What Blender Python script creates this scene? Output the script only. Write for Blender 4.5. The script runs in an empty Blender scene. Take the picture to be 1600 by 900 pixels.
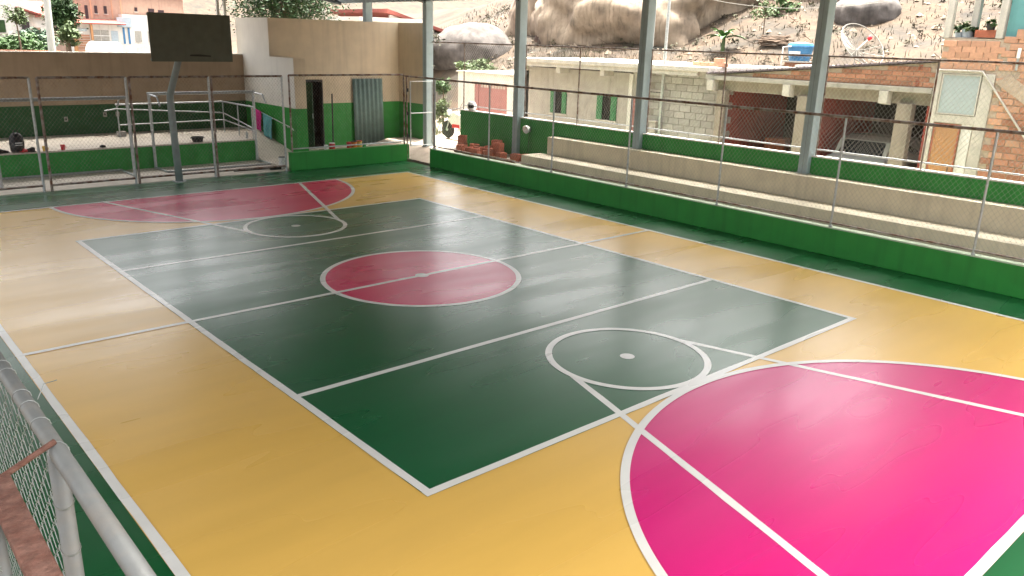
import bpy, math, random
from mathutils import Vector, Matrix, noise
R = math.radians
random.seed(7)
SC = bpy.context.scene
COL = SC.collection

# ------------------------------------------------------------------ camera
cam_d = bpy.data.cameras.new('camera')
cam = bpy.data.objects.new('camera', cam_d); COL.objects.link(cam)
yaw, pit, rol = 0.7296, 0.29907, 0.02995
fw = Vector((math.sin(yaw)*math.cos(pit), math.cos(yaw)*math.cos(pit), -math.sin(pit)))
r0 = Vector((math.cos(yaw), -math.sin(yaw), 0)); u0 = r0.cross(fw)
rr = r0*math.cos(rol)+u0*math.sin(rol); uu = -r0*math.sin(rol)+u0*math.cos(rol)
m = Matrix((rr, uu, -fw)).transposed().to_4x4(); m.translation = Vector((-7.073, -10.058, 3.606))
cam.matrix_world = m
cam_d.sensor_width = 36; cam_d.lens = 1255.26/1600*36
cam_d.clip_start = 0.05; cam_d.clip_end = 2000
SC.camera = cam
# ------------------------------------------------------------------ sky, sun, exposure
SUN_EL, SUN_AZ = R(75), R(55)       # azimuth measured from +Y clockwise (towards +X)
W = bpy.data.worlds.new('World'); SC.world = W; W.use_nodes = True
wn = W.node_tree.nodes; wl = W.node_tree.links
sky = wn.new('ShaderNodeTexSky'); sky.sky_type = 'NISHITA'; sky.sun_disc = False
sky.sun_elevation = SUN_EL; sky.sun_rotation = SUN_AZ
sky.air_density = .45; sky.dust_density = 8.0; sky.ozone_density = .4
wn['Background'].inputs['Strength'].default_value = 0.15
hz = wn.new('ShaderNodeHueSaturation'); hz.inputs['Saturation'].default_value = .35      # milky, hazy daylight
tn = wn.new('ShaderNodeMix'); tn.data_type = 'RGBA'; tn.blend_type = 'MULTIPLY'; tn.inputs[0].default_value = 1; tn.inputs[7].default_value = (1, .985, .93, 1)
wl.new(sky.outputs[0], hz.inputs['Color']); wl.new(hz.outputs[0], tn.inputs[6]); wl.new(tn.outputs[2], wn['Background'].inputs['Color'])
sd = bpy.data.lights.new('sun', 'SUN'); sd.energy = 2.6; sd.angle = R(2.5); sd.color = (1, .95, .86)
sun = bpy.data.objects.new('sun', sd); COL.objects.link(sun)
sdir = Vector((math.sin(SUN_AZ)*math.cos(SUN_EL), math.cos(SUN_AZ)*math.cos(SUN_EL), math.sin(SUN_EL)))
sun.rotation_euler = sdir.to_track_quat('Z', 'Y').to_euler(); sun.location = (-20, 0, 40)
SC.view_settings.view_transform = 'Standard'; SC.view_settings.look = 'None'
SC.view_settings.exposure = 3.05; SC.view_settings.gamma = 1
SC.render.engine = 'CYCLES'
SC.cycles.max_bounces = 10; SC.cycles.diffuse_bounces = 6; SC.cycles.glossy_bounces = 4
SC.cycles.use_denoising = True

# ------------------------------------------------------------------ materials
MATS = {}
def mat(name, col, rough=.7, metal=0., var=.12, scale=3., bump=0., bscale=40., stretch=None, col2=None, mix=(.45, .65), rnd=0., rvar=0., spec=.5, fine=0., streak=0., detail=6):
    m = bpy.data.materials.new(name); m.use_nodes = True; MATS[name] = m
    nt = m.node_tree; N = nt.nodes; L = nt.links; b = N['Principled BSDF']
    b.inputs['Roughness'].default_value = rough; b.inputs['Metallic'].default_value = metal
    b.inputs['Specular IOR Level'].default_value = spec
    geo = N.new('ShaderNodeNewGeometry'); mp = N.new('ShaderNodeMapping')
    L.new(geo.outputs['Position'], mp.inputs['Vector'])
    if stretch: mp.inputs['Scale'].default_value = stretch
    n1 = N.new('ShaderNodeTexNoise'); n1.inputs['Scale'].default_value = scale; n1.inputs['Detail'].default_value = detail
    n1.inputs['Roughness'].default_value = .62
    L.new(mp.outputs[0], n1.inputs['Vector'])
    cur = None
    if col2:
        rp = N.new('ShaderNodeMapRange'); rp.inputs[1].default_value = mix[0]; rp.inputs[2].default_value = mix[1]
        L.new(n1.outputs['Fac'], rp.inputs[0])
        mx = N.new('ShaderNodeMix'); mx.data_type = 'RGBA'
        mx.inputs[6].default_value = (*col, 1); mx.inputs[7].default_value = (*col2, 1)
        L.new(rp.outputs[0], mx.inputs[0]); cur = mx.outputs[2]
    hsv = N.new('ShaderNodeHueSaturation')
    if cur: L.new(cur, hsv.inputs['Color'])
    else: hsv.inputs['Color'].default_value = (*col, 1)
    n2 = N.new('ShaderNodeTexNoise'); n2.inputs['Scale'].default_value = scale*2.3; n2.inputs['Detail'].default_value = detail+2
    L.new(mp.outputs[0], n2.inputs['Vector'])
    vr = N.new('ShaderNodeMapRange'); vr.inputs[1].default_value = .25; vr.inputs[2].default_value = .75
    vr.inputs[3].default_value = 1-var; vr.inputs[4].default_value = 1+var
    L.new(n2.outputs['Fac'], vr.inputs[0]); val = vr.outputs[0]
    def mulv(sock):
        nonlocal val
        k = N.new('ShaderNodeMath'); k.operation = 'MULTIPLY'; L.new(val, k.inputs[0]); L.new(sock, k.inputs[1]); val = k.outputs[0]
    if rnd:
        oi = N.new('ShaderNodeObjectInfo'); r2 = N.new('ShaderNodeMapRange')
        r2.inputs[3].default_value = 1-rnd; r2.inputs[4].default_value = 1+rnd
        L.new(oi.outputs['Random'], r2.inputs[0]); mulv(r2.outputs[0])
    if fine:
        n4 = N.new('ShaderNodeTexNoise'); n4.inputs['Scale'].default_value = bscale*1.5; n4.inputs['Detail'].default_value = 3
        L.new(geo.outputs['Position'], n4.inputs['Vector'])
        r4 = N.new('ShaderNodeMapRange'); r4.inputs[1].default_value = .3; r4.inputs[2].default_value = .7
        r4.inputs[3].default_value = 1-fine; r4.inputs[4].default_value = 1+fine; L.new(n4.outputs['Fac'], r4.inputs[0]); mulv(r4.outputs[0])
    if streak:      # rain streaks and old stains running down a wall
        ms = N.new('ShaderNodeMapping'); ms.inputs['Scale'].default_value = (5, 5, .35); L.new(geo.outputs['Position'], ms.inputs['Vector'])
        n5 = N.new('ShaderNodeTexNoise'); n5.inputs['Scale'].default_value = 1.3; n5.inputs['Detail'].default_value = 7; L.new(ms.outputs[0], n5.inputs['Vector'])
        r5 = N.new('ShaderNodeMapRange'); r5.inputs[1].default_value = .5; r5.inputs[2].default_value = .75
        r5.inputs[3].default_value = 1; r5.inputs[4].default_value = 1-streak; L.new(n5.outputs['Fac'], r5.inputs[0]); mulv(r5.outputs[0])
    L.new(val, hsv.inputs['Value']); L.new(hsv.outputs[0], b.inputs['Base Color'])
    if rvar:
        rr_ = N.new('ShaderNodeMapRange'); rr_.inputs[1].default_value = .3; rr_.inputs[2].default_value = .7
        rr_.inputs[3].default_value = max(.03, rough-rvar); rr_.inputs[4].default_value = rough+rvar
        L.new(n1.outputs['Fac'], rr_.inputs[0]); L.new(rr_.outputs[0], b.inputs['Roughness'])
    if bump:
        n3 = N.new('ShaderNodeTexNoise'); n3.inputs['Scale'].default_value = bscale; n3.inputs['Detail'].default_value = 5
        L.new(geo.outputs['Position'], n3.inputs['Vector'])
        bp = N.new('ShaderNodeBump'); bp.inputs['Strength'].default_value = bump; bp.inputs['Distance'].default_value = .02
        L.new(n3.outputs['Fac'], bp.inputs['Height']); L.new(bp.outputs[0], b.inputs['Normal'])
    return m

def paint(name, col, var=.07):
    m = mat(name, col, rough=.285, var=var, scale=.7, stretch=(.35, 1.7, 1), rvar=.06, detail=2)
    m.node_tree.nodes['Principled BSDF'].inputs['IOR'].default_value = 1.68
    return m
paint('paint_green', (.004, .10, .031), .10)
paint('paint_apron', (.004, .09, .024), .10)
paint('paint_yellow', (.80, .485, .108), .05)
paint('paint_pink', (.64, .008, .175), .06)
paint('paint_pink_redder', (.64, .008, .095), .06)  # the pink shifted towards red, for the far half circle and centre disc
paint('paint_white', (.80, .78, .72), .07)
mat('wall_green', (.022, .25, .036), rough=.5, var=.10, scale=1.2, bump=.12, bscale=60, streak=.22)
mat('wall_green_top', (.50, .60, .44), rough=.7, var=.1)
mat('wall_beige', (.64, .53, .39), rough=.8, var=.08, scale=1.1, bump=.15, bscale=50, streak=.12)
mat('bench_beige', (.62, .56, .42), rough=.65, var=.08, scale=1.5, bump=.12, bscale=50, streak=.2)
mat('floor_cream', (.58, .52, .44), rough=.75, var=.12, scale=2.2, bump=.1, fine=.06)
mat('pillar_tan', (.24, .205, .165), rough=.9, var=.15, scale=2, bump=.3, bscale=35, streak=.25)
mat('wall_beige_lit', (.70, .67, .60), rough=.8, var=.05, scale=1.1, bump=.12, bscale=50, streak=.06)  # beige made paler, light from the open left put into its colour
mat('wall_brown', (.38, .285, .195), rough=.8, var=.09, scale=1.1, bump=.15, bscale=50, streak=.15)
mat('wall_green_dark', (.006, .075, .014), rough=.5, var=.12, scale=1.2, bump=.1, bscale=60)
mat('concrete', (.32, .30, .26), rough=.9, var=.2, scale=2, bump=.3, bscale=35, fine=.08, streak=.25)
mat('concrete_pale', (.46, .43, .38), rough=.9, var=.16, scale=1.6, bump=.25, bscale=30, fine=.08, streak=.2)
mat('plaster_grey', (.34, .318, .285), rough=.9, var=.14, scale=1.5, bump=.3, bscale=40, streak=.3)
mat('plaster_white', (.62, .60, .56), rough=.85, var=.08, scale=1.5, bump=.15, streak=.18)
mat('block', (.35, .335, .315), rough=.95, var=.14, scale=6, bump=.4, bscale=60, rnd=.12, fine=.1)
mat('mortar', (.26, .24, .21), rough=.95, var=.2, scale=5, bump=.4, bscale=50)
mat('brick', (.33, .15, .09), rough=.9, var=.18, scale=7, bump=.3, bscale=70, rnd=.22, fine=.08)
mat('brick_pale', (.44, .24, .155), rough=.9, var=.15, scale=7, bump=.3, bscale=70, rnd=.16, fine=.08)
mat('brick_mortar', (.38, .30, .23), rough=.95, var=.2, scale=6, bump=.4, bscale=50)
mat('brick_dark', (.30, .09, .05), rough=.9, var=.25, scale=4, bump=.3)
mat('clay', (.42, .14, .08), rough=.85, var=.2, scale=9, bump=.3, rnd=.2, fine=.1)
mat('red_wall', (.30, .055, .04), rough=.9, var=.3, scale=2.5, bump=.3)
mat('steel_blue', (.33, .42, .44), rough=.45, var=.08, scale=3, bump=.03)
mat('galv', (.44, .46, .46), rough=.42, metal=.55, var=.22, scale=9, rvar=.12)
mat('galv_near', (.20, .205, .195), rough=.5, metal=.3, var=.09, scale=7, rvar=.1, col2=(.25, .225, .19), mix=(.5, .8), bump=.05, bscale=90)
mat('galv_rust', (.33, .29, .26), rough=.6, metal=.4, var=.25, scale=6, col2=(.16, .075, .045), mix=(.42, .62))
mat('rust', (.15, .062, .042), rough=.8, var=.35, scale=18, col2=(.22, .115, .085), mix=(.4, .7), bump=.4, bscale=120)
mat('wire', (.34, .33, .30), rough=.55, metal=.3, var=.1)
mat('wire_near', (.30, .31, .29), rough=.45, metal=.5, var=.15, scale=20)
mat('pole_grey', (.24, .29, .28), rough=.5, var=.12, scale=3)
mat('board_green', (.098, .108, .078), rough=.7, var=.12, scale=2.5, bump=.05, streak=.15)
mat('dark_mark', (.03, .03, .025), rough=.8)
mat('corrugated_green', (.14, .21, .19), rough=.6, var=.14, scale=2, streak=.2)
mat('dark_metal', (.035, .035, .035), rough=.55, var=.2)
mat('black', (.012, .012, .013), rough=.6, var=.2)
mat('interior_shade', (.03, .025, .02), rough=.9, var=.2)  # near-black: the shade inside garage and rooms put into the colour
mat('door_green', (.02, .07, .035), rough=.6, var=.15)
mat('shutter_green', (.02, .14, .05), rough=.6, var=.15, scale=5)
mat('pink_gate', (.33, .14, .135), rough=.55, var=.1, scale=3, streak=.2)
mat('wood', (.36, .18, .075), rough=.7, var=.18, scale=4, stretch=(6, 6, .6), bump=.1)
mat('plank', (.26, .17, .11), rough=.85, var=.25, scale=5, bump=.2)
mat('glass_frost', (.33, .38, .39), rough=.35, var=.06, scale=3)
mat('glass_dark', (.02, .025, .03), rough=.08, var=.1)
mat('red', (.55, .02, .03), rough=.5, var=.1)
mat('white', (.78, .78, .76), rough=.45, var=.05)
mat('orange', (.75, .22, .04), rough=.6, var=.1)
mat('yellow', (.75, .50, .10), rough=.6, var=.1)
mat('bright_green', (.04, .32, .07), rough=.6)
mat('towel_pink', (.55, .025, .22), rough=.95, var=.12, scale=9, bump=.3, bscale=90)
mat('towel_teal', (.10, .34, .36), rough=.95, var=.1, scale=9, bump=.3, bscale=90)
mat('cloth_orange', (.55, .22, .14), rough=.95, var=.12)
mat('tank_blue', (.035, .16, .32), rough=.5, var=.1, scale=4)
mat('teal_wall', (.11, .28, .28), rough=.8, var=.08, scale=2, streak=.15)
mat('tile_red', (.22, .055, .042), rough=.85, var=.25, scale=8, bump=.2)
mat('truss_steel', (.07, .085, .09), rough=.55, var=.15)
mat('roof_metal', (.085, .088, .088), rough=.55, metal=.1, var=.12, scale=1.5)
mat('roof_dark', (.10, .08, .09), rough=.7, var=.3, scale=5)
mat('rock_brown', (.045, .024, .016), rough=.95, var=.4, scale=1.5, col2=(.085, .055, .038), mix=(.4, .65), bump=.6, bscale=6)
mat('rock', (.16, .120, .085), rough=.9, var=.4, scale=.8, col2=(.25, .20, .145), mix=(.35, .65), bump=.5, bscale=6, streak=.45)
mat('rock_grey', (.060, .052, .048), rough=.9, var=.4, scale=1.4, col2=(.095, .083, .076), mix=(.35, .65), bump=.5, bscale=9, streak=.3)
mat('soil', (.052, .032, .017), rough=.95, var=.5, scale=.5, col2=(.024, .0185, .0115), mix=(.42, .62), bump=.9, bscale=5, fine=.25)
mat('street', (.30, .25, .20), rough=.95, var=.2, scale=1.5, bump=.4, bscale=20, fine=.15)
mat('leaf_dark', (.022, .052, .014), rough=.6, var=.35, scale=1.2, spec=.3)
mat('leaf', (.040, .085, .022), rough=.6, var=.35, scale=1.2, spec=.3)
mat('leaf_pale', (.075, .11, .042), rough=.65, var=.3, scale=1.2, spec=.3)
mat('leaf_blue', (.06, .10, .065), rough=.65, var=.3, scale=1.2, spec=.3)
mat('banana', (.06, .15, .035), rough=.5, var=.25, scale=3)
mat('dry_grass', (.050, .042, .024), rough=.9, var=.5, scale=1.2, col2=(.028, .034, .014), mix=(.45, .6))
mat('scrub', (.045, .048, .022), rough=.8, var=.5, scale=.6, col2=(.075, .055, .032), mix=(.45, .6))
mat('dish', (.17, .16, .14), rough=.6, var=.1)
mat('dry_twig', (.09, .06, .04), rough=.95, var=.3)
mat('bark', (.14, .10, .07), rough=.95, var=.3, scale=5, bump=.5)
mat('pole_concrete', (.52, .53, .50), rough=.85, var=.1, scale=2)
mat('house_pink', (.36, .235, .18), rough=.9, var=.1, scale=1.2, streak=.2)
mat('window_dark', (.03, .015, .02), rough=.3, var=.2)
mat('grille', (.30, .29, .26), rough=.6, var=.2)
mat('light_blue', (.36, .43, .48), rough=.6)
mat('car_white', (.45, .45, .45), rough=.25, var=.04)
mat('tyre', (.02, .02, .02), rough=.85, var=.2)
mat('tail_red', (.45, .01, .05), rough=.3)

# ------------------------------------------------------------------ mesh helpers
def world_off(p):
    o = Vector((0, 0, 0))
    while p is not None: o += p.location; p = p.parent
    return o
class MB:
    def __init__(s): s.v = []; s.f = []
    def add(s, vs, fs):
        k = len(s.v); s.v += [tuple(v) for v in vs]; s.f += [tuple(i+k for i in f) for f in fs]; return s
    def box(s, x0, x1, y0, y1, z0, z1):
        if x0 > x1: x0, x1 = x1, x0
        if y0 > y1: y0, y1 = y1, y0
        if z0 > z1: z0, z1 = z1, z0
        return s.add([(x0,y0,z0),(x1,y0,z0),(x1,y1,z0),(x0,y1,z0),(x0,y0,z1),(x1,y0,z1),(x1,y1,z1),(x0,y1,z1)],
                     [(0,3,2,1),(4,5,6,7),(0,1,5,4),(1,2,6,5),(2,3,7,6),(3,0,4,7)])
    def obox(s, c, size, rot):
        a, b, d = [q/2 for q in size]; c = Vector(c)
        vs = [c + rot @ Vector(q) for q in [(-a,-b,-d),(a,-b,-d),(a,b,-d),(-a,b,-d),(-a,-b,d),(a,-b,d),(a,b,d),(-a,b,d)]]
        return s.add(vs, [(0,3,2,1),(4,5,6,7),(0,1,5,4),(1,2,6,5),(2,3,7,6),(3,0,4,7)])
    def tube(s, pts, r, n=8, cap=True):
        pts = [Vector(p) for p in pts]; m_ = len(pts)
        rs = r if isinstance(r, (list, tuple)) else [r]*m_
        vs = []; prev = None
        for i, p in enumerate(pts):
            d = (pts[min(i+1, m_-1)] - pts[max(i-1, 0)]).normalized()
            if prev is None:
                a = d.cross(Vector((0, 0, 1)))
                if a.length < 1e-3: a = d.cross(Vector((1, 0, 0)))
                a.normalize()
            else:
                a = prev - d*prev.dot(d); a.normalize()
            prev = a; b = d.cross(a)
            for k in range(n):
                t = 2*math.pi*k/n; vs.append(p + (a*math.cos(t)+b*math.sin(t))*rs[i])
        fs = []
        for i in range(m_-1):
            for k in range(n):
                fs.append((i*n+k, i*n+(k+1) % n, (i+1)*n+(k+1) % n, (i+1)*n+k))
        if cap: fs.append(tuple(range(n))[::-1]); fs.append(tuple((m_-1)*n+k for k in range(n)))
        return s.add(vs, fs)
    def prism(s, poly, f0, f1):
        """poly: list of 2-D points; f0,f1 map a 2-D point to the two end 3-D points"""
        n = len(poly); vs = [f0(*p) for p in poly] + [f1(*p) for p in poly]
        fs = [tuple(range(n))[::-1], tuple(range(n, 2*n))] + [(i, (i+1) % n, n+(i+1) % n, n+i) for i in range(n)]
        return s.add(vs, fs)
    def lathe(s, prof, c=(0, 0, 0), n=20, ax=None):
        c = Vector(c); vs = []
        for r, z in prof:
            for k in range(n):
                t = 2*math.pi*k/n; q = Vector((r*math.cos(t), r*math.sin(t), z))
                if ax is not None: q = ax @ q
                vs.append(c+q)
        fs = []
        for i in range(len(prof)-1):
            for k in range(n): fs.append((i*n+k, i*n+(k+1) % n, (i+1)*n+(k+1) % n, (i+1)*n+k))
        fs.append(tuple(range(n))[::-1]); fs.append(tuple((len(prof)-1)*n+k for k in range(n)))
        return s.add(vs, fs)
    def mesh(s, name, off=Vector((0, 0, 0)), smooth=False):
        me = bpy.data.meshes.new(name); me.from_pydata([Vector(v)-off for v in s.v], [], s.f); me.update()
        if smooth: me.polygons.foreach_set('use_smooth', [True]*len(me.polygons))
        return me
    def build(s, name, mt, parent=None, smooth=False, bevel=0, auto=None):
        if parent is not None: off = world_off(parent); loc = Vector((0, 0, 0))
        else:
            xs = [v[0] for v in s.v]; ys = [v[1] for v in s.v]; zs = [v[2] for v in s.v]
            off = Vector(((min(xs)+max(xs))/2, (min(ys)+max(ys))/2, min(zs))); loc = off
        me = s.mesh(name, off, smooth); me.materials.append(MATS[mt])
        o = bpy.data.objects.new(name, me); COL.objects.link(o); o.location = loc
        if parent is not None: o.parent = parent
        if bevel:
            bv = o.modifiers.new('bevel', 'BEVEL'); bv.width = bevel; bv.segments = 2; bv.limit_method = 'ANGLE'
        return o
def tag(o, label=None, cat=None, group=None, kind=None):
    if label: o['label'] = label
    if cat: o['category'] = cat
    if group: o['group'] = group
    if kind: o['kind'] = kind
    return o
def thing(name, label, cat, loc, group=None):
    o = bpy.data.objects.new(name, None); COL.objects.link(o); o.location = loc; o.empty_display_size = .2
    return tag(o, label, cat, group)
def copy_tree(o, parent=None):
    c = o.copy(); COL.objects.link(c); c.parent = parent
    for ch in list(o.children): copy_tree(ch, c)
    return c
def B(x0, x1, y0, y1, z0, z1): return MB().box(x0, x1, y0, y1, z0, z1)
def T(pts, r, n=8): return MB().tube(pts, r, n)
def piece(name, me, mt, loc, parent, rot=None):
    """a shared-mesh piece (brick, block) parented to a thing"""
    o = bpy.data.objects.new(name, me); COL.objects.link(o)
    o.parent = parent; o.location = Vector(loc)-world_off(parent)
    if rot: o.rotation_euler = rot
    return o
def unit_box(name, sx, sy, sz, mt, bev=.006):
    """chamfered box mesh, about 44 triangles, centred"""
    vs = []; fs = []
    a, b, c = sx/2, sy/2, sz/2
    mb = MB(); idx = {}
    for i in (-1, 1):
        for j in (-1, 1):
            for k in (-1, 1):
                idx[i, j, k] = [len(mb.v)+q for q in range(3)]
                mb.v += [(i*a, j*(b-bev), k*(c-bev)), (i*(a-bev), j*b, k*(c-bev)), (i*(a-bev), j*(b-bev), k*c)]
    g = lambda i, j, k, q: idx[i, j, k][q]
    for i in (-1, 1):
        mb.f.append((g(i,-1,-1,0), g(i,1,-1,0), g(i,1,1,0), g(i,-1,1,0)))
        mb.f.append((g(-1,i,-1,1), g(1,i,-1,1), g(1,i,1,1), g(-1,i,1,1)))
        mb.f.append((g(-1,-1,i,2), g(1,-1,i,2), g(1,1,i,2), g(-1,1,i,2)))
    for i in (-1, 1):
        for j in (-1, 1):
            mb.f.append((g(i,j,-1,0), g(i,j,1,0), g(i,j,1,1), g(i,j,-1,1)))
            mb.f.append((g(i,-1,j,0), g(i,1,j,0), g(i,1,j,2), g(i,-1,j,2)))
            mb.f.append((g(-1,i,j,1), g(1,i,j,1), g(1,i,j,2), g(-1,i,j,2)))
            for k in (-1, 1): mb.f.append((g(i,j,k,0), g(i,j,k,1), g(i,j,k,2)))
    me = mb.mesh(name); me.materials.append(MATS[mt])
    import bmesh
    bm = bmesh.new(); bm.from_mesh(me); bmesh.ops.recalc_face_normals(bm, faces=bm.faces); bm.to_mesh(me); bm.free()
    return me
def chainlink(o, u, v, Wd, H, pitch=.085, r=.0028, slope=1.25, mb=None):
    """straight diagonal wires in both directions, clipped to a Wd x H panel at o along unit vectors u, v"""
    mb = mb or MB(); o = Vector(o); u = Vector(u); v = Vector(v)
    for sgn in (1, -1):
        n = int((Wd+H/slope)/pitch)+2
        for i in range(-1, n+1):
            s0 = i*pitch-H/slope if sgn > 0 else i*pitch
            pts = []
            s1 = s0 + sgn*H/slope
            t0, t1 = 0., 1.
            for lo, hi in ((0, Wd),):
                d = s1-s0
                ta, tb = (lo-s0)/d, (hi-s0)/d
                if ta > tb: ta, tb = tb, ta
                t0 = max(t0, ta); t1 = min(t1, tb)
            if t1-t0 < .01: continue
            A = o+u*(s0+(s1-s0)*t0)+v*(H*t0); Bq = o+u*(s0+(s1-s0)*t1)+v*(H*t1)
            mb.tube([A, Bq], r, 3, cap=False)
    return mb

# ------------------------------------------------------------------ terrain
def sm(a, b, x):
    t = max(0., min(1., (x-a)/(b-a))); return t*t*(3-2*t)
def ground_z(x, y):
    xs = x-max(0., y-26)*.42
    h = 2.25*sm(16.2, 19., xs) + .40*max(0., min(xs, 29)-19) + .05*max(0., min(xs, 90)-29)
    h *= sm(-95, -40, y)
    h = min(h, 38+.05*xs)
    back = max(0., y-112)*.33
    h = max(h, min(back, 45))
    h += .9*sm(20, 60, y)*(1-sm(14, 22, xs)) if y > 20 else 0
    nz = noise.noise(Vector((x*.16, y*.16, 0)))*.45 + noise.noise(Vector((x*.5, y*.5, 3)))*.18
    return -.06 + h + nz*sm(16.5, 19, xs)*(1 if xs > 16 else 0) + (noise.noise(Vector((x*.05, y*.05, 9)))*1.5 if h > 10 else 0)
gm = MB(); xs_ = []; ys_ = []
def axis(lo, hi, fine0, fine1, fs, cs):
    out = []; x = lo
    while x < hi: out.append(x); x += fs if fine0 <= x < fine1 else cs
    out.append(hi); return out
xs_ = [-600, -350, -200] + axis(-120, 120, 14, 40, .6, 5) + [200, 350, 600]
ys_ = [-600, -350, -200] + axis(-110, 200, -14, 50, .8, 5) + [350, 600]
for y in ys_:
    for x in xs_: gm.v.append((x, y, ground_z(x, y)))
nx = len(xs_)
for j in range(len(ys_)-1):
    for i in range(nx-1): gm.f.append((j*nx+i, j*nx+i+1, (j+1)*nx+i+1, (j+1)*nx+i))
tag(gm.build('ground', 'soil', smooth=True), 'dry tan hillside and ground around the court', kind='structure')
tag(B(8.45, 16.3, -30, 40, -.2, .03).build('street', 'street'), 'dusty street beside the court', kind='structure')

# ------------------------------------------------------------------ court floor and its painted zones
W2, L2, VW, VL, LW = 5.63, 8.66, 3.69, 5.31, .082
cf = tag(B(-6.95, 6.78, -11.2, 10.52, -.15, 0).build('court_floor', 'paint_apron'), 'glossy painted concrete court floor with dark green apron', kind='structure')
def sheet(name, mt, poly, z, label=None):
    mb = MB(); mb.add([(x, y, z) for x, y in poly], [tuple(range(len(poly)))])
    o = mb.build(name, mt, cf)
    if label: o['label'] = label
    return o
def rect(x0, x1, y0, y1): return [(x0, y0), (x1, y0), (x1, y1), (x0, y1)]
sheet('yellow_zone', 'paint_yellow', rect(-W2, W2, -L2, L2), .0015, 'yellow painted playing area')
def circ(r, cx=0, cy=0, a0=0, a1=360, n=96): return [(cx+r*math.cos(R(a0+(a1-a0)*k/n)), cy+r*math.sin(R(a0+(a1-a0)*k/n))) for k in range(n+1)]
def ring(name, r, cx, cy, a0=0, a1=360, n=128, w=LW, z=.007):
    o_ = circ(r, cx, cy, a0, a1, n); i_ = circ(r-w, cx, cy, a0, a1, n)
    mb = MB(); mb.add([(x, y, z) for x, y in i_+o_], [(k, k+1+0, n+1+k+1, n+1+k)[::-1] for k in range(n)])
    return mb.build(name, 'paint_white', cf)
RA = 3.38
sheet('pink_zone', 'paint_pink', circ(RA-.02, 0, -L2, 0, 180), .003, 'bright pink half circle at the near end')
sheet('pink_zone', 'paint_pink_redder', circ(RA-.02, 0, L2, 180, 360), .003, 'crimson pink half circle at the far end')
sheet('green_zone', 'paint_green', rect(-VW, VW, -VL, VL), .0038, 'dark green inner court')
sheet('centre_disc', 'paint_pink_redder', circ(1.53)[:-1], .005, 'crimson pink centre disc')
JR = random.Random(3)
def line(name, a, b, w=LW, z=.007):
    """a hand-painted line: its two edges wander by a few millimetres"""
    a = Vector((*a, 0)); b = Vector((*b, 0)); d = (b-a).normalized(); n = Vector((-d.y, d.x, 0)); k = max(2, int((b-a).length/.3))
    mb = MB()
    for i in range(k+1):
        p = a+(b-a)*(i/k)
        for sg in (-1, 1): q = p+n*sg*(w/2+JR.gauss(0, .0022)); mb.v.append((q.x, q.y, z))
        if i: mb.f.append((2*i-2, 2*i, 2*i+1, 2*i-1))
    return mb.build(name, 'paint_white', cf)
h = LW/2
for s in (-1, 1):
    line('side_line', (s*(W2-h), -L2), (s*(W2-h), L2), z=.0060)
    line('end_line', (-W2, s*(L2-h)), (W2, s*(L2-h)), z=.0064)
    line('inner_side_line', (s*(VW-h), -VL), (s*(VW-h), VL), z=.0072)
    line('inner_end_line', (-VW, s*(VL-h)), (VW, s*(VL-h)), z=.0068)
    line('attack_line', (-VW, s*2.90), (VW, s*2.90), z=.0064)
    ring('free_throw_circle', .99, 0, s*4.27, z=.0080)
    sheet('free_throw_spot', 'paint_white', circ(.09, 0, s*4.27, n=24)[:-1], .0060)
    for q in (-1, 1): line('key_line', (q*.945, s*4.27), (q*2.32, s*L2), z=.0056)
ring('three_point_arc', RA, 0, -L2, 0, 180, z=.0084)
ring('three_point_arc', RA, 0, L2, 180, 360, z=.0084)
line('centre_line', (-W2, 0), (W2, 0), z=.0067)
ring('centre_circle', 1.575, 0, 0, z=.0072)
sheet('centre_spot', 'paint_white', circ(.11, n=24)[:-1], .0080)

# ------------------------------------------------------------------ low walls around the court
lw = thing('low_wall', 'long low green wall with pale top below the bleachers', 'wall', (6.9, -1, 0))
B(6.75, 6.93, -12, 9.18, 0, .505).build('wall_body', 'wall_green', lw, bevel=.01)
B(6.745, 6.935, -12, 9.185, .505, .525).build('coping', 'wall_green_top', lw)
fwl = thing('low_wall', 'short low green wall at the far end beside the gate', 'wall', (5, 10.5, 0))
B(3.02, 6.90, 10.45, 10.62, 0, .475).build('wall_body', 'wall_green', fwl, bevel=.01)
B(3.015, 6.905, 10.445, 10.625, .475, .49).build('coping', 'wall_green', fwl)
tag(B(6.93, 8.10, -12, 9.30, 0, .495).build('terrace_floor', 'floor_cream'), 'raised cream terrace behind the low green wall', kind='structure')
# sloped landing from the gate up to the street side
mb = MB(); mb.prism([(6.93, -.05), (6.93, .02), (8.0, .30), (10.5, .30), (10.5, -.05)], lambda a, b: (a, 9.32, b), lambda a, b: (a, 13.4, b))
tag(mb.build('path', 'street'), 'pale concrete path leading from the gate to the street', kind='structure')
tag(B(3.0, 8.9, 10.64, 14.05, -.1, .06).build('yard_floor', 'floor_cream'), 'cream floor between low wall and service building', kind='structure')
tag(B(-9, 3.0, 10.54, 12.70, -.1, .012).build('corridor_floor', 'floor_cream'), 'pale concrete strip behind the far fence', kind='structure')

bl = thing('bleacher', 'two long beige concrete bench steps along the right side', 'bleacher', (7.5, -3, .495))
B(7.07, 7.75, -12, 5.55, .495, .76).build('step', 'bench_beige', bl, bevel=.012)
B(7.75, 8.10, -12, 5.30, .497, 1.21).build('step', 'bench_beige', bl, bevel=.012)
bw = thing('parapet_wall', 'green parapet wall behind the bleachers with white top edge', 'wall', (8.2, -1, 0))
B(8.10, 8.26, -12, 9.48, 0, 1.55).build('wall_body', 'wall_green', bw, bevel=.008)
B(8.09, 8.27, -12, 9.49, 1.55, 1.575).build('coping', 'plaster_white', bw)

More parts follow.
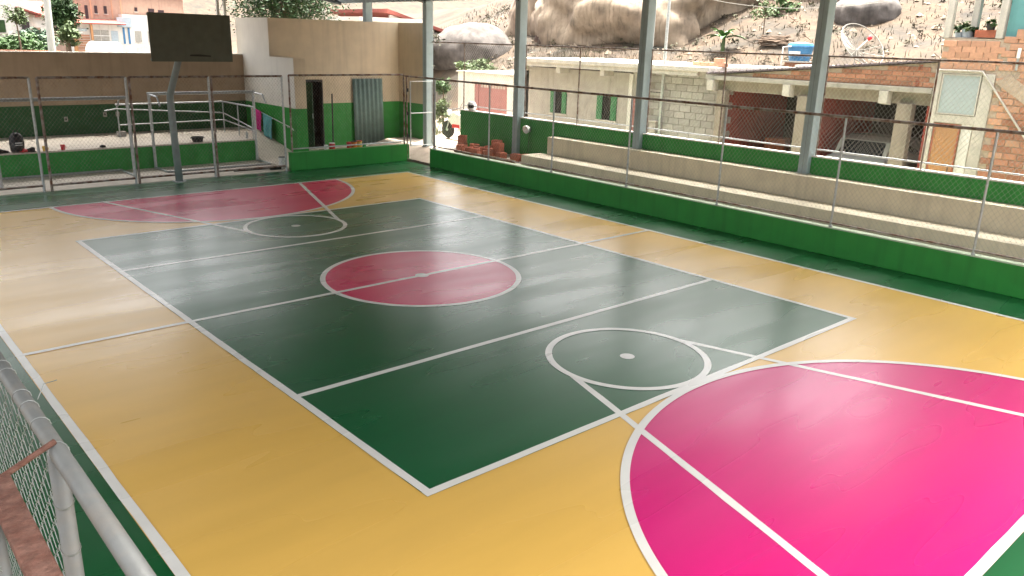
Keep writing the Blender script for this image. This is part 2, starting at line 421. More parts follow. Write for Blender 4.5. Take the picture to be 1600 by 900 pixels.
# ------------------------------------------------------------------ roof and its columns
COLS = [11.15, 6.86, 2.50, -1.85, -6.2]
desc = {11.15: 'blue grey steel column beside the gate at the far right corner', 6.86: 'blue grey steel column next to the small white floodlight on the green parapet',
        2.50: 'blue grey steel column rising in front of the plastered house corner', -1.85: 'blue grey steel column in front of the open brick garage',
        -6.2: 'blue grey steel column at the near right, beyond the photo', -10.55: 'blue grey steel column nearest the camera on the bleacher side'}
def column(x, y, z0, z1, label):
    c = thing('roof_column', label, 'column', (x, y, z0), 'steel columns carrying the roof')
    a = .10
    # box column welded from two channels: a seam groove and a base plate
    mb = MB(); mb.box(x-.03, x+.235, y-a, y+a, z0, z1); mb.build('shaft', 'steel_blue', c, bevel=.012)
    B(x-.034, x-.030, y-.004, y+.004, z0+.02, z1).build('weld_seam', 'pole_grey', c)
    B(x-.07, x+.275, y-a-.04, y+a+.04, z0, z0+.015).build('base_plate', 'galv', c)
    return c
for y in COLS:
    column(8.0, y, {11.15: .28, 6.86: .50}.get(y, 1.215), 4.66, desc[y])
column(8.0, 14.62, 4.052, 4.75, 'short blue grey column standing on top of the service building')
for i, y in enumerate([11.15, 6.86, 2.50, -1.85, -6.2]):
    column(-8.3, y, -.06, 4.66, 'blue grey steel column on the open left side, pair %s from the far end' % ['one', 'two', 'three', 'four', 'five', 'six'][i])
Y0R, Y1R = -8.8, 16.4
rf = thing('court_roof', 'gabled metal roof high over the court with eave beam along the top edge', 'roof', (0, 2, 4.66))
B(7.99, 8.21, Y0R, Y1R, 4.665, 4.93).build('eave_beam', 'steel_blue', rf, bevel=.01)
B(-8.31, -8.09, Y0R, Y1R, 4.665, 4.93).build('eave_beam', 'steel_blue', rf, bevel=.01)
ZE, ZR = 4.98, 7.0
for s in (-1, 1):
    mb = MB(); n = 260; prev = None
    for k in range(n+1):
        y = Y0R-.3+(Y1R-Y0R+.6)*k/n; dz = .02 if k % 2 else -.02
        mb.v += [(s*9.0 - .05, y, ZE-.11+dz), (0, y, ZR+dz)]
        if k: q = 2*k; mb.f.append((q-2, q-1, q+1, q))
    mb.build('roof_sheet', 'roof_metal', rf)
    for t in (.04, .2, .36, .52, .68, .84, .97):
        x = s*(8.9*(1-t)); z = ZE+(ZR-ZE)*t-.10
        B(x-.04, x+.04, Y0R, Y1R, z-.09, z).build('purlin', 'truss_steel', rf)
for y in [-8.7, -6.2, -1.85, 2.5, 6.86, 11.15, 16.2]:
    mb = MB(); zb = 5.0
    mb.tube([(-8.1, y, zb-.05), (0, y, ZR-.32), (8.0, y, zb-.05)], .06, 6)
    mb.tube([(-8.1, y, zb-.35), (0, y, ZR-.85), (8.0, y, zb-.35)], .06, 6)
    for k in range(16):
        x0 = -8.1+k*16.1/16; x1 = x0+16.1/16
        f = lambda x: (1-abs(x)/8.1)
        mb.tube([(x0, y, zb-.05+(ZR-.27-zb)*f(x0)), (x1, y, zb-.35+(ZR-.5-zb)*f(x1))], .03, 5)
    mb.build('truss', 'truss_steel', rf)

# ------------------------------------------------------------------ fence on the low wall (bleacher side)
ff = thing('chain_link_fence', 'low-wall chain-link fence with thin pipe posts in front of the bleachers', 'fence', (6.84, -1, .525))
PY = [8.99, 6.56, 4.13, 1.70, -.73, -3.19, -5.62, -8.05, -10.5]
FX = 6.80
T([(FX, 8.97, 2.49), (FX, -12, 2.49)], .026).build('top_rail', 'galv_rust', ff)
T([(FX, 8.97, .60), (FX, -12, .60)], .016).build('bottom_rail', 'galv_rust', ff)
for i, y in enumerate(PY):
    T([(FX, y, .52), (FX, y, 2.47)], .021).build('post', 'galv', ff)
    T([(FX, y, .523), (FX, y, .55)], .035).build('collar', 'galv', ff)
    y2 = PY[i+1] if i+1 < len(PY) else -12
    chainlink((FX, y2+.02, .60), (0, 1, 0), (0, 0, 1), y-y2-.04, 1.88, r=.0016).build('wire_mesh', 'wire', ff)['kind'] = 'stuff'
# fence sections on the parapet, between the columns
up = [11.03, 6.98, 6.72, 2.62, 2.38, -1.73, -1.97, -6.1, -6.3, -10.4]
names = ['between the gate and the floodlight column', 'in front of the green-shuttered windows', 'in front of the open brick garage', 'beside the wooden door of the brick house', 'at the nearest end']
for k in range(5):
    ya, yb = up[2*k], up[2*k+1]
    f = thing('parapet_fence', 'chain-link fence section on the green parapet ' + names[k], 'fence', (8.18, (ya+yb)/2, 1.575), 'fence sections on the parapet')
    X = 8.18
    yl = min(ya, 9.45)
    T([(X, ya, 3.485), (X, yb, 3.485)], .019).build('top_rail', 'galv_rust', f)
    T([(X, yl, 1.70), (X, yb, 1.70)], .015).build('bottom_rail', 'galv', f)
    ym = (ya+yb)/2 if k else 9.42
    for y in (ya-.02, ym, yb+.02):
        if k == 0 and y == ya-.02: continue
        T([(X, y, 1.56), (X, y, 3.485)], .017).build('post', 'galv_rust', f)
    chainlink((X, yb, 1.70), (0, 1, 0), (0, 0, 1), yl-yb, 1.785, r=.0021).build('wire_mesh', 'wire', f)['kind'] = 'stuff'
# ------------------------------------------------------------------ fence panels across the far end
FY = 10.53
pans = [(-6.9, -4.92), (-4.86, -3.03), (-2.87, -1.03), (-.95, .93), (1.0, 2.90)]
plab = ['leftmost, out of the photo', 'cut by the left photo edge', 'left of the basketball post', 'behind the basketball post', 'right of the basketball post beside the paint bucket']
for k, (xa, xb) in enumerate(pans):
    f = thing('fence_panel', 'far chain-link panel with dark pipe frame, ' + plab[k], 'fence', ((xa+xb)/2, FY, 0), 'framed fence panels across the far end')
    for x in (xa, xb): T([(x, FY, 0), (x, FY, 2.52)], .03).build('post', 'galv_rust' if x == xa else 'galv', f)
    T([(xa, FY, 2.52), (xb, FY, 2.52)], .026).build('top_rail', 'galv_rust', f)
    T([(xa, FY, .14), (xb, FY, .14)], .026).build('bottom_rail', 'galv_rust', f)
    chainlink((xa, FY, .14), (1, 0, 0), (0, 0, 1), xb-xa, 2.38, r=.002).build('wire_mesh', 'galv_rust', f)['kind'] = 'stuff'
f = thing('fence_panel', 'wide chain-link panel standing on the short far green wall', 'fence', (5, FY, .49), 'framed fence panels across the far end')
for x in (3.10, 6.78): T([(x, FY, .48), (x, FY, 2.54)], .026).build('post', 'galv_rust', f)
T([(3.1, FY, 2.54), (6.78, FY, 2.54)], .026).build('top_rail', 'galv_rust', f)
T([(3.1, FY, .58), (6.78, FY, .58)], .018).build('bottom_rail', 'galv', f)
chainlink((3.1, FY, .58), (1, 0, 0), (0, 0, 1), 3.68, 1.95, r=.002).build('wire_mesh', 'galv_rust', f)['kind'] = 'stuff'
# gate frame and open leaf
g = thing('gate', 'open metal gate with pale frame and mesh leaf in the far right corner', 'gate', (6.9, 9.8, 0))
mb = T([(6.84, 10.47, 0), (6.84, 10.47, 2.5)], .024); mb.tube([(6.84, 9.10, .52), (6.84, 9.10, 2.5)], .024)
mb.build('frame', 'galv_rust', g)
T([(6.80, 10.47, 2.5), (6.80, 8.97, 2.5)], .026).build('lintel', 'galv_rust', g)
T([(6.84, 10.47, .05), (6.84, 9.2, .05)], .022).build('threshold', 'galv_rust', g)
lf = T([(6.93, 10.42, .45), (6.93, 10.42, 2.35), (7.74, 10.42, 2.35), (7.74, 10.42, .45), (6.93, 10.42, .45)], .02).build('leaf_frame', 'galv', g)
T([(6.93, 10.42, 1.42), (7.74, 10.42, 1.42)], .017).build('cross_bar', 'galv', lf)
chainlink((6.93, 10.42, .45), (1, 0, 0), (0, 0, 1), .81, 1.9, r=.002).build('leaf_mesh', 'wire', lf)['kind'] = 'stuff'
for z in (.75, 1.42, 2.1): T([(6.86, 10.45, z-.05), (6.86, 10.45, z+.05)], .03).build('hinge', 'dark_metal', g)

# ------------------------------------------------------------------ stage, ramp, service building
st = thing('stage', 'raised stage with green front and cream top behind the far fence', 'stage', (-2, 14.3, 0))
B(-9, 3.05, 12.70, 15.99, 0, .585).build('front', 'wall_green', st, bevel=.01)
B(-9, 3.05, 12.69, 15.99, .588, .625).build('floor_slab', 'floor_cream', st)
mb = MB(); mb.prism([(10.64, -.05), (10.64, .012), (12.2, .03), (15.0, .60), (15.99, .62), (15.99, -.05)], lambda a, b: (3.052, a, b), lambda a, b: (4.25, a, b))
tag(mb.build('ramp', 'floor_cream'), 'cream concrete ramp climbing beside the stage', kind='structure')
swl = thing('stage_wall', 'wide beige wall with dark green base behind the stage', 'wall', (-2, 16.1, 0))
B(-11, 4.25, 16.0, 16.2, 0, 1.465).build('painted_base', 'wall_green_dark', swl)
B(-11, 4.25, 16.003, 16.2, 1.465, 2.90).build('upper_wall', 'wall_brown', swl)
B(-11, 4.24, 15.985, 16.22, 2.90, 2.93).build('coping', 'concrete_pale', swl)
for k, (x, z) in enumerate([(-1.15, 1.07), (-.1, 1.17), (.25, 1.17)]):
    s_ = thing('wall_socket', ['socket plate left of the railing', 'round junction cap', 'square socket plate'][k] + ' on the green stage wall', 'socket', (x, 16.0, z))
    B(x-.05, x+.05, 15.985, 15.999, z-.07, z+.07).build('plate', 'concrete_pale', s_, bevel=.004)
    B(x-.018, x+.018, 15.98, 15.986, z-.025, z+.025).build('outlet', 'dark_mark', s_)
sb = thing('service_building', 'beige service building with green base and two doorways in the far corner', 'building', (6.5, 14.5, 0))
# left-facing wall and low wing
B(4.25, 4.62, 12.50, 14.05, 0, 1.465).build('wing_base', 'wall_green', sb)
B(4.253, 4.62, 12.503, 14.05, 1.465, 2.92).build('wing_wall', 'wall_beige', sb)
B(4.25, 4.50, 14.053, 16.4, 0, 1.465).build('side_base', 'wall_green', sb)
B(4.253, 4.50, 14.053, 16.4, 1.465, 4.05).build('side_wall', 'wall_beige', sb)
mb = MB(); mb.prism([(12.503, 1.467), (16.4, 1.467), (16.4, 4.048), (14.053, 4.048), (14.053, 2.918), (12.503, 2.918)], lambda a, b: (4.246, a, b), lambda a, b: (4.2515, a, b)); mb.build('side_lit_face', 'wall_beige_lit', sb)  # thin skin on the left face, paler to stand in for side light
D1, D2 = (5.02, 6.0), (7.15, 8.15)
for a, b in ((4.625, D1[0]), (D1[1], D2[0]), (D2[1], 8.95)):
    B(a, b, 14.05, 14.25, 0, 1.465).build('front_base', 'wall_green', sb)
    B(a, b, 14.053, 14.25, 1.465, 2.22).build('front_wall', 'wall_beige', sb)
B(4.50, 8.95, 14.053, 14.25, 2.22, 4.05).build('front_wall', 'wall_beige', sb)
B(8.95, 9.15, 12.62, 14.25, 0, 1.465).build('return_base', 'wall_green', sb)
B(8.953, 9.15, 12.623, 14.25, 1.465, 4.06).build('return_wall', 'wall_beige', sb)
B(4.50, 9.15, 14.25, 16.4, 4.0, 4.048).build('roof_slab', 'concrete_pale', sb)
B(4.50, 9.15, 16.3, 16.4, 0, 4.0).build('rear_wall', 'wall_beige', sb)
B(9.05, 9.15, 14.25, 16.3, 0, 4.0).build('end_wall', 'wall_beige', sb)
B(4.5, 9.05, 15.2, 15.3, 0, 2.4).build('partition', 'interior_shade', sb)  # near-black so the doorways look shaded
for a, b in (D1, D2):
    mb = B(a, a+.04, 14.02, 14.2, 0, 2.2); mb.box(b-.04, b, 14.02, 14.2, 0, 2.2); mb.box(a+.04, b-.04, 14.02, 14.2, 2.15, 2.2)
    mb.build('door_frame', 'dark_metal', sb)
dl = MB().obox((5.28, 13.93, 1.12), (.62, .035, 2.05), Matrix.Rotation(R(-62), 3, 'Z')).build('door', 'door_green', sb)
T([(5.38, 13.60, 1.05), (5.38, 13.60, 1.2)], .012).build('handle', 'galv', dl)
# corrugated sheet leaning over the second doorway
mb = MB(); n = 56
for k in range(n+1):
    x = 7.08+1.16*k/n; dy = .020*math.cos(2*math.pi*k/8)
    mb.v += [(x+.02, 13.93+dy, .06), (x, 13.98+dy, 2.24)]
    if k: q = 2*k; mb.f.append((q-2, q, q+1, q-1))
cs = mb.build('corrugated_sheet', 'corrugated_green', smooth=True)
so = cs.modifiers.new('solid', 'SOLIDIFY'); so.thickness = .006
tag(cs, 'grey green corrugated sheet leaning over the right doorway', 'sheet')

# stage railing
rl = thing('stage_railing', 'galvanised pipe railing round the corner of the stage', 'railing', (3.0, 14.8, .62))
T([(-.12, 14.8, 1.54), (2.98, 14.8, 1.55), (2.98, 12.55, 1.55)], .024).build('top_rail', 'galv', rl)
T([(-.42, 14.8, 1.38), (-.1, 14.8, 1.42), (2.98, 14.8, 1.21), (2.98, 12.65, .93)], .018).build('middle_rail', 'galv', rl)
T([(-.05, 14.8, .97), (2.98, 14.8, 1.0), (2.98, 12.5, .86)], .018).build('lower_rail', 'galv', rl)
for x, y in ((-.08, 14.8), (1.4, 14.8), (2.98, 14.8), (2.98, 13.7), (2.98, 12.72)):
    T([(x, y, .62), (x, y, 1.55)], .02).build('post', 'galv', rl)
wr = thing('wall_handrail', 'thin pipe handrail sloping down the side wall beside the ramp', 'handrail', (4.15, 14, 1))
T([(4.15, 15.6, 1.36), (4.15, 14.5, 1.17), (4.15, 12.62, .90), (4.15, 12.5, .84)], .016).build('rail', 'galv', wr)
for y, z in ((15.4, 1.31), (14.2, 1.12), (12.9, .93)): T([(4.15, y, z), (4.15, y, z-.05), (4.25, y, z-.05)], .009).build('bracket', 'galv', wr)
def towel(mt, y0, y1, z0, z1, drop, label, x=4.15):
    mb = MB(); nu, nv = 14, 12
    for i in range(nu+1):
        t = i/nu; y = y0+(y1-y0)*t; zt = z0+(z1-z0)*t
        for j in range(nv+1):
            d = drop*j/nv; wv = .018*math.sin(t*9+d*3)*min(1, d*4)
            mb.v.append((x-.022-.03*min(1, d*3)+wv, y, zt+.018-d))
    for i in range(nu):
        for j in range(nv):
            a = i*(nv+1)+j; mb.f.append((a, a+1, a+nv+2, a+nv+1))
    o = mb.build('towel', mt, smooth=True); so = o.modifiers.new('solid', 'SOLIDIFY'); so.thickness = .008
    return tag(o, label, 'towel')
towel('towel_pink', 15.06, 14.62, 1.27, 1.20, .62, 'magenta towel hanging on the ramp handrail')
towel('towel_teal', 14.50, 13.88, 1.17, 1.08, .68, 'teal towel hanging on the ramp handrail')
towel('cloth_orange', 15.35, 15.12, 1.33, 1.28, .30, 'salmon cloth hanging on the ramp handrail beside the magenta towel')

# ------------------------------------------------------------------ goals
def goal(name, xa, xb, yf, yb, label):
    g = thing(name, label, 'goal', ((xa+xb)/2, yf, 0), 'small goals stored behind the far fence')
    d = 1 if yb > yf else -1
    for x in (xa, xb):
        T([(x, yf, .012), (x, yf, 1.98)], .04).build('post', 'galv', g)
        T([(x, yf, 1.97), (x, yf+d*.62, 1.94), (x, yf+d*.80, 1.72)], .024).build('top_arm', 'galv', g)
        T([(x, yf, .04), (x, yb, .04)], .028).build('floor_bar', 'galv', g)
    T([(xa-.04, yf, 1.98), (xb+.04, yf, 1.98)], .042).build('crossbar', 'galv', g)
    T([(xa, yb, .04), (xb, yb, .04)], .028).build('back_bar', 'galv', g)
goal('goal_frame', -3.70, -.76, 11.5, 12.62, 'grey pipe goal frame at the far left, facing the court')
goal('goal_frame', .12, 3.0, 12.60, 11.72, 'grey pipe goal frame by the ramp, turned away from the court')

# ------------------------------------------------------------------ basketball post
bp_ = thing('basketball_post', 'grey steel post bending forward to a dark green backboard without rim', 'basketball post', (-.06, 10.36, 0))
T([(-.06, 10.36, 0), (-.09, 10.36, 1.3), (-.10, 10.36, 2.02), (-.10, 10.33, 2.12), (-.07, 9.62, 2.98), (-.06, 8.86, 3.42)], [.09, .085, .082, .082, .075, .07], 14).build('post', 'pole_grey', bp_, smooth=True)
T([(-.06, 10.36, 0), (-.06, 10.36, .02)], .16, 14).build('base_plate', 'galv', bp_)
bb = B(-.97, .84, 8.72, 8.755, 2.94, 3.96).build('backboard', 'board_green', bp_, bevel=.004)
mb = B(-.97, .84, 8.76, 8.80, 2.96, 3.0); mb.box(-.97, .84, 8.76, 8.80, 3.90, 3.94); mb.box(-.95, -.91, 8.76, 8.80, 3.0, 3.9); mb.box(.78, .82, 8.76, 8.80, 3.0, 3.9); mb.box(-.25, .13, 8.757, 8.86, 3.3, 3.55)
mb.build('back_frame', 'pole_grey', bp_)
mb = MB(); mb.add([(-.15, 8.717, 3.06), (.05, 8.717, 3.055), (.33, 8.717, 3.05), (.34, 8.717, 3.075), (.1, 8.717, 3.10), (-.12, 8.717, 3.095)], [(0, 1, 2, 3, 4, 5)])
mb.build('scuff_mark', 'dark_mark', bb)

# ------------------------------------------------------------------ things lying on the stage
ZS = .627
bk = thing('backpack', 'black backpack with pale stripes standing on the stage edge', 'backpack', (-3.02, 12.85, ZS))
mb = MB(); mb.lathe([(.02, 0), (.15, .02), (.165, .2), (.15, .36), (.09, .45), (.02, .47)], (-3.02, 12.88, ZS), 14); mb.build('bag', 'black', bk, smooth=True)
mb = MB(); mb.lathe([(.02, 0), (.115, .01), (.12, .16), (.05, .22), (.01, .22)], (-3.03, 12.74, ZS+.03), 12); pk = mb.build('pocket', 'black', bk, smooth=True)
mb = B(-3.10, -2.95, 12.60, 12.615, ZS+.24, ZS+.255); mb.box(-3.10, -2.95, 12.60, 12.615, ZS+.19, ZS+.2); mb.build('stripe', 'white', pk)
T([(-3.07, 12.88, ZS+.44), (-3.05, 12.86, ZS+.54), (-2.98, 12.86, ZS+.54), (-2.96, 12.88, ZS+.44)], .012).build('handle', 'black', bk)
def shoe(x, y, rz, label, mt):
    t = thing('shoe', label, 'shoe', (x, y, ZS), 'shoes on the stage edge')
    Rz = Matrix.Rotation(rz, 3, 'Z'); mb = MB(); n = 12
    prof = [(-.13, .035, .10), (-.08, .042, .11), (0, .042, .075), (.08, .05, .05), (.13, .035, .035)]
    for (lx, hw, hh) in prof:
        for k in range(n):
            a = 2*math.pi*k/n; q = Rz @ Vector((lx, hw*math.cos(a), max(0, hh*.55+hh*.5*math.sin(a)))); mb.v.append(Vector((x, y, ZS+.012))+q)
    for i in range(len(prof)-1):
        for k in range(n): mb.f.append((i*n+k, i*n+(k+1) % n, (i+1)*n+(k+1) % n, (i+1)*n+k))
    mb.f.append(tuple(range(n))[::-1]); mb.f.append(tuple(4*n+k for k in range(n)))
    mb.build('upper', mt, t, smooth=True)
    MB().obox((x, y, ZS+.008), (.28, .09, .016), Rz).build('sole', 'tyre', t)
shoe(-3.36, 12.78, .4, 'dark shoe left of the black backpack, nearer the edge', 'black'); shoe(-3.50, 12.82, .9, 'leftmost dark shoe on the stage edge', 'black')
shoe(-2.80, 12.76, 2.6, 'dark shoe just right of the black backpack', 'black')
cl = MB(); cl.lathe([(.02, 0), (.09, .015), (.10, .05), (.06, .09), (.01, .10)], (-2.93, 12.60+.12, ZS), 10)
tag(cl.build('folded_cloth', 'red', smooth=True), 'small crumpled dark red cloth in front of the backpack', 'cloth')
def cup(name, x, y, r, hgt_, mt, label, cat):
    t = thing(name, label, cat, (x, y, ZS)); mb = MB()
    mb.lathe([(r*.8, 0), (r, hgt_), (r*.9, hgt_), (r*.72, .02)], (x, y, ZS), 16).build('body', mt, t, smooth=False)
    T([(x+r*.9, y, ZS+hgt_*.25), (x+r*1.5, y, ZS+hgt_*.45), (x+r*.95, y, ZS+hgt_*.8)], .008, 6).build('handle', mt, t)
cup('mug', -2.04, 12.78, .055, .13, 'red', 'red plastic mug on the stage edge', 'mug')
cup('jug', -2.45, 12.76, .06, .12, 'yellow', 'yellowish jug behind the fence post on the stage', 'jug')
tb = thing('tub', 'black round plastic tub on the stage near the ramp', 'tub', (1.40, 12.86, ZS))
MB().lathe([(.13, 0), (.165, .12), (.175, .12), (.175, .135), (.15, .135), (.12, .02)], (1.40, 12.86, ZS), 20).build('body', 'black', tb)
for s in (-1, 1): T([(1.40+s*.17, 12.81, ZS+.12), (1.40+s*.20, 12.86, ZS+.10), (1.40+s*.17, 12.91, ZS+.12)], .008, 6).build('handle', 'black', tb)
mb = MB(); mb.lathe([(.02, 0), (.08, .01), (.07, .05), (.01, .07)], (-1.1, 12.80, ZS), 10)
tag(mb.build('cap', 'black', smooth=True), 'dark cap lying on the middle of the stage edge', 'cap')
bx = thing('carton', 'small grey carton on the stage below the railing end', 'carton', (0.0, 14.95, ZS))
B(-.11, .11, 14.87, 15.03, ZS, ZS+.15).build('body', 'block', bx, bevel=.004); B(-.112, .112, 14.94, 14.96, ZS+.15, ZS+.152).build('tape', 'plank', bx)
bt = thing('bottle', 'pale bottle standing at the stage corner by the ramp', 'bottle', (2.90, 12.98, ZS))
MB().lathe([(.035, 0), (.037, .13), (.015, .18), (.015, .20)], (2.90, 12.98, ZS), 14).build('body', 'galv', bt); MB().lathe([(.017, 0), (.017, .02)], (2.90, 12.98, ZS+.20), 12).build('lid', 'white', bt)
# things behind the short far wall
um = thing('umbrella_stand', 'thin dark pole on a tripod foot behind the short far wall', 'stand', (4.76, 11.25, .06))
T([(4.76, 11.25, .1), (4.78, 11.25, 1.98)], .022).build('pole', 'dark_metal', um)
for a in (20, 140, 260): T([(4.76, 11.25, .38), (4.76+.22*math.cos(R(a)), 11.25+.22*math.sin(R(a)), .07)], .012).build('leg', 'dark_metal', um)
sh = thing('work_bench', 'low plank bench behind the short far wall', 'bench', (4.9, 10.9, .06))
B(4.2, 5.7, 10.76, 11.06, .40, .44).build('plank', 'plank', sh)
for x in (4.35, 5.55): B(x-.04, x+.04, 10.80, 11.02, .06, .40).build('leg', 'plank', sh)
def can(x, y, z, r, hh, mt, label, lid='white', handle=True):
    t = thing('paint_can', label, 'paint can', (x, y, z)); MB().lathe([(r, 0), (r, hh)], (x, y, z), 18).build('body', mt, t)
    MB().lathe([(r*1.04, 0), (r*1.04, .015)], (x, y, z+hh), 18).build('lid', lid, t)
    if handle: T([(x-r, y-.01, z+hh*.85), (x-r*.6, y-r*.9, z+hh*.45), (x+r*.6, y-r*.9, z+hh*.45), (x+r, y-.01, z+hh*.85)], .004, 5).build('handle', 'galv', t)
can(4.53, 10.90, .44, .085, .17, 'red', 'red paint can on the plank bench near the dark doorway')
can(4.34, 10.90, .44, .06, .12, 'white', 'small white paint can left of the red can')
can(5.26, 10.90, .44, .085, .18, 'orange', 'orange paint can in the middle of the plank bench', 'dark_metal')
can(5.44, 10.92, .44, .08, .18, 'yellow', 'yellow paint can right of the orange can', 'red')
can(5.60, 10.90, .44, .05, .08, 'bright_green', 'small green paint can at the right end of the plank bench', 'bright_green')
can(5.09, 10.91, .44, .07, .16, 'red', 'red paint can left of the orange can', 'red')
can(2.97, 10.90, .02, .10, .30, 'white', 'white paint bucket on the floor beside the ramp', 'dark_metal')
br = thing('broom', 'dark long-handled roller lying on the floor at the foot of the ramp', 'roller', (2.6, 10.8, .02))
T([(1.55, 10.86, .05), (2.55, 10.80, .05)], .016).build('handle', 'dark_metal', br); T([(2.55, 10.80, .055), (2.86, 10.78, .055)], .04, 10).build('roller', 'black', br)

# ------------------------------------------------------------------ clay blocks behind the low wall, plank, floodlight
def hollow_block(mt='clay'):
    """hollow clay block: tube walls with two holes, 0.19 x 0.19 x 0.24 standing on end"""
    mb = MB(); a, hh, t = .095, .20, .018
    mb.box(-a, a, -a, -a+t, 0, hh); mb.box(-a, a, a-t, a, 0, hh); mb.box(-a, -a+t, -a+t, a-t, 0, hh); mb.box(a-t, a, -a+t, a-t, 0, hh)
    mb.box(-t/2, t/2, -a+t, a-t, 0, hh); mb.box(-a+t, a-t, -a+t, a-t, .02, hh-.012)
    for k in range(4):
        z = .02+k*.047; mb.box(-a-.004, a+.004, -a-.004, a+.004, z, z+.022)
    me = mb.mesh('clay_block'); me.materials.append(MATS[mt]); return me
HB = hollow_block()
blk = [(7.22, 8.28, 0, .1, 'nearest the gate, at the front of the pile'), (7.62, 8.75, 0, .4, 'at the back left of the pile'), (7.62, 8.75, 1, .6, 'on top at the back left of the pile'), (7.72, 8.30, 0, -.3, 'behind the front left block of the pile'),
       (7.12, 7.82, 0, .9, 'second in the front row of the pile'), (7.42, 7.72, 0, .2, 'in the second row, beside a fence post'), (7.05, 7.45, 0, .5, 'third in the front row of the pile'), (7.80, 7.72, 0, .3, 'in the back row against the parapet'),
       (7.45, 7.28, 0, -.1, 'in the middle of the pile'), (7.80, 7.38, 0, .05, 'in the back row right of the middle'), (7.80, 7.40, 1, .2, 'on top in the back row'), (7.10, 6.98, 0, 1.1, 'lying low in the front row right of a fence post'), (7.40, 6.85, 0, .1, 'right of the middle of the pile'),
       (7.40, 6.86, 1, .25, 'on top right of the middle'), (7.20, 6.50, 0, -.2, 'tall-looking in front of the steel column'), (7.35, 6.08, 0, .3, 'near the end of the bench step'), (7.55, 5.86, 0, -.1, 'touching the end of the bench step')]
for x, y, lv, rz, d in blk:
    o = bpy.data.objects.new('clay_block', HB); COL.objects.link(o); o.location = (x, y, .497+lv*.202); o.rotation_euler = (0, 0, rz); o.scale = (1.15, 1.15, 1)
    tag(o, 'reddish clay block ' + d, 'block', 'clay blocks piled by the gate')
tag(MB().obox((6.99, 7.0, .545), (.045, 2.5, .09), Matrix.Rotation(R(2), 3, 'Z')).build('plank', 'plank', bevel=.005), 'weathered timber plank lying along the low wall by the clay blocks', 'plank')
fl = thing('floodlight', 'small white floodlight with hanging cable on the green parapet', 'lamp', (8.05, 6.32, 1.25))
MB().lathe([(.03, 0), (.05, .02), (.10, .10), (.115, .17), (.10, .175), (.02, .10)], (8.06, 6.33, 1.33), 16, Matrix.Rotation(R(-105), 3, 'Y')).build('shade', 'white', fl)
MB().lathe([(.035, 0), (.035, .10)], (8.04, 6.33, 1.22), 12).build('socket', 'concrete_pale', fl)
T([(8.05, 6.33, 1.22), (8.06, 6.36, 1.0), (8.07, 6.40, .62), (8.03, 6.42, .50)], .008, 6).build('cable', 'black', fl)

# ------------------------------------------------------------------ near fence at the lower left
nf = thing('near_fence', 'galvanised pipe fence with chain-link close to the camera at the lower left', 'fence', (-6.68, -7.7, 0))
NX, NZ = -6.685, 2.5
T([(NX, -10.6, NZ), (NX, 10.4, NZ)], .0238, 20).build('top_rail', 'galv_near', nf, smooth=True)
for y in (-7.76, -5.3, -2.85, -.4, 2.05, 4.5, 6.95, 9.4): T([(NX, y, 0), (NX, y, NZ-.015)], .0245, 16).build('post', 'galv_near', nf, smooth=True)
T([(NX, -7.76, .12), (NX, 10.4, .12)], .02).build('bottom_rail', 'galv_near', nf)
def woven(x, ya, yb, z0, z1, p=.047):
    """woven chain-link: every wire zigzags and hooks round its neighbour"""
    mb = MB(); nz = int((z1-z0)/(p*.95)); y = ya; i = 0
    while y < yb:
        pts = []
        for k in range(nz+1):
            side = (k+i) % 2; zz = z1-k*p*.95; e = .004
            pts.append((x+(e if side else -e), y+(p*1.04 if side else -p*.04), zz+p*.12)); pts.append((x+(-e if side else e), y+(p*1.04 if side else -p*.04), zz-p*.12))
        mb.tube(pts, .0015, 4, cap=False); y += p; i += 1
    return mb
woven(NX-.012, -7.73, -5.30, .15, NZ-.03).build('wire_mesh', 'wire_near', nf)['kind'] = 'stuff'
chainlink((NX, -5.3, .15), (0, 1, 0), (0, 0, 1), 15.6, 2.3, r=.002).build('wire_mesh', 'wire_near', nf)['kind'] = 'stuff'
mb = MB(); y = -7.6
while y < -5.5:      # tie wire wound round the rail
    pts = [(NX+.0262*math.cos(t_), y+.03*t_/6.3, NZ+.0262*math.sin(t_)) for t_ in [j*.5 for j in range(12)]]
    mb.tube(pts, .0016, 4, cap=False); y += .07+.22*random.random()
mb.tube([(NX+.03, -7.42, NZ+.01), (NX+.06, -7.38, NZ+.04), (NX+.10, -7.36, NZ+.035)], .0015, 4)
mb.tube([(NX+.0262*math.cos(t_), -7.80+.02*math.sin(t_), NZ+.0262*math.sin(t_)) for t_ in [j*.6 for j in range(12)]], .0018, 4)
for z in (2.33, 2.18, 2.05, 1.9): mb.tube([(NX+.0262*math.cos(t_), -7.76+.0262*math.sin(t_), z+.012*math.sin(t_)) for t_ in [j*.6 for j in range(12)]], .0016, 4)
mb.build('tie_wire', 'wire_near', nf)['kind'] = 'stuff'
rb = thing('rusty_gate_frame', 'rusty flat bar on grey posts beside the near pipe fence', 'frame', (-6.85, -8.2, 0))
B(-6.872, -6.812, -9.6, -7.86, 2.49, 2.515).build('flat_bar', 'rust', rb, bevel=.003)
T([(-6.845, -7.865, 2.502), (-6.69, -7.79, 2.532)], .0085, 10).build('tie_rod', 'rust', rb)
for y in (-8.02, -9.5): T([(-6.885, y, 0), (-6.885, y, 2.49)], .024, 14).build('post', 'galv_near', rb, smooth=True)
woven(-6.90, -9.5, -8.0, 1.2, 2.45).build('wire_mesh', 'wire_near', rb)['kind'] = 'stuff'

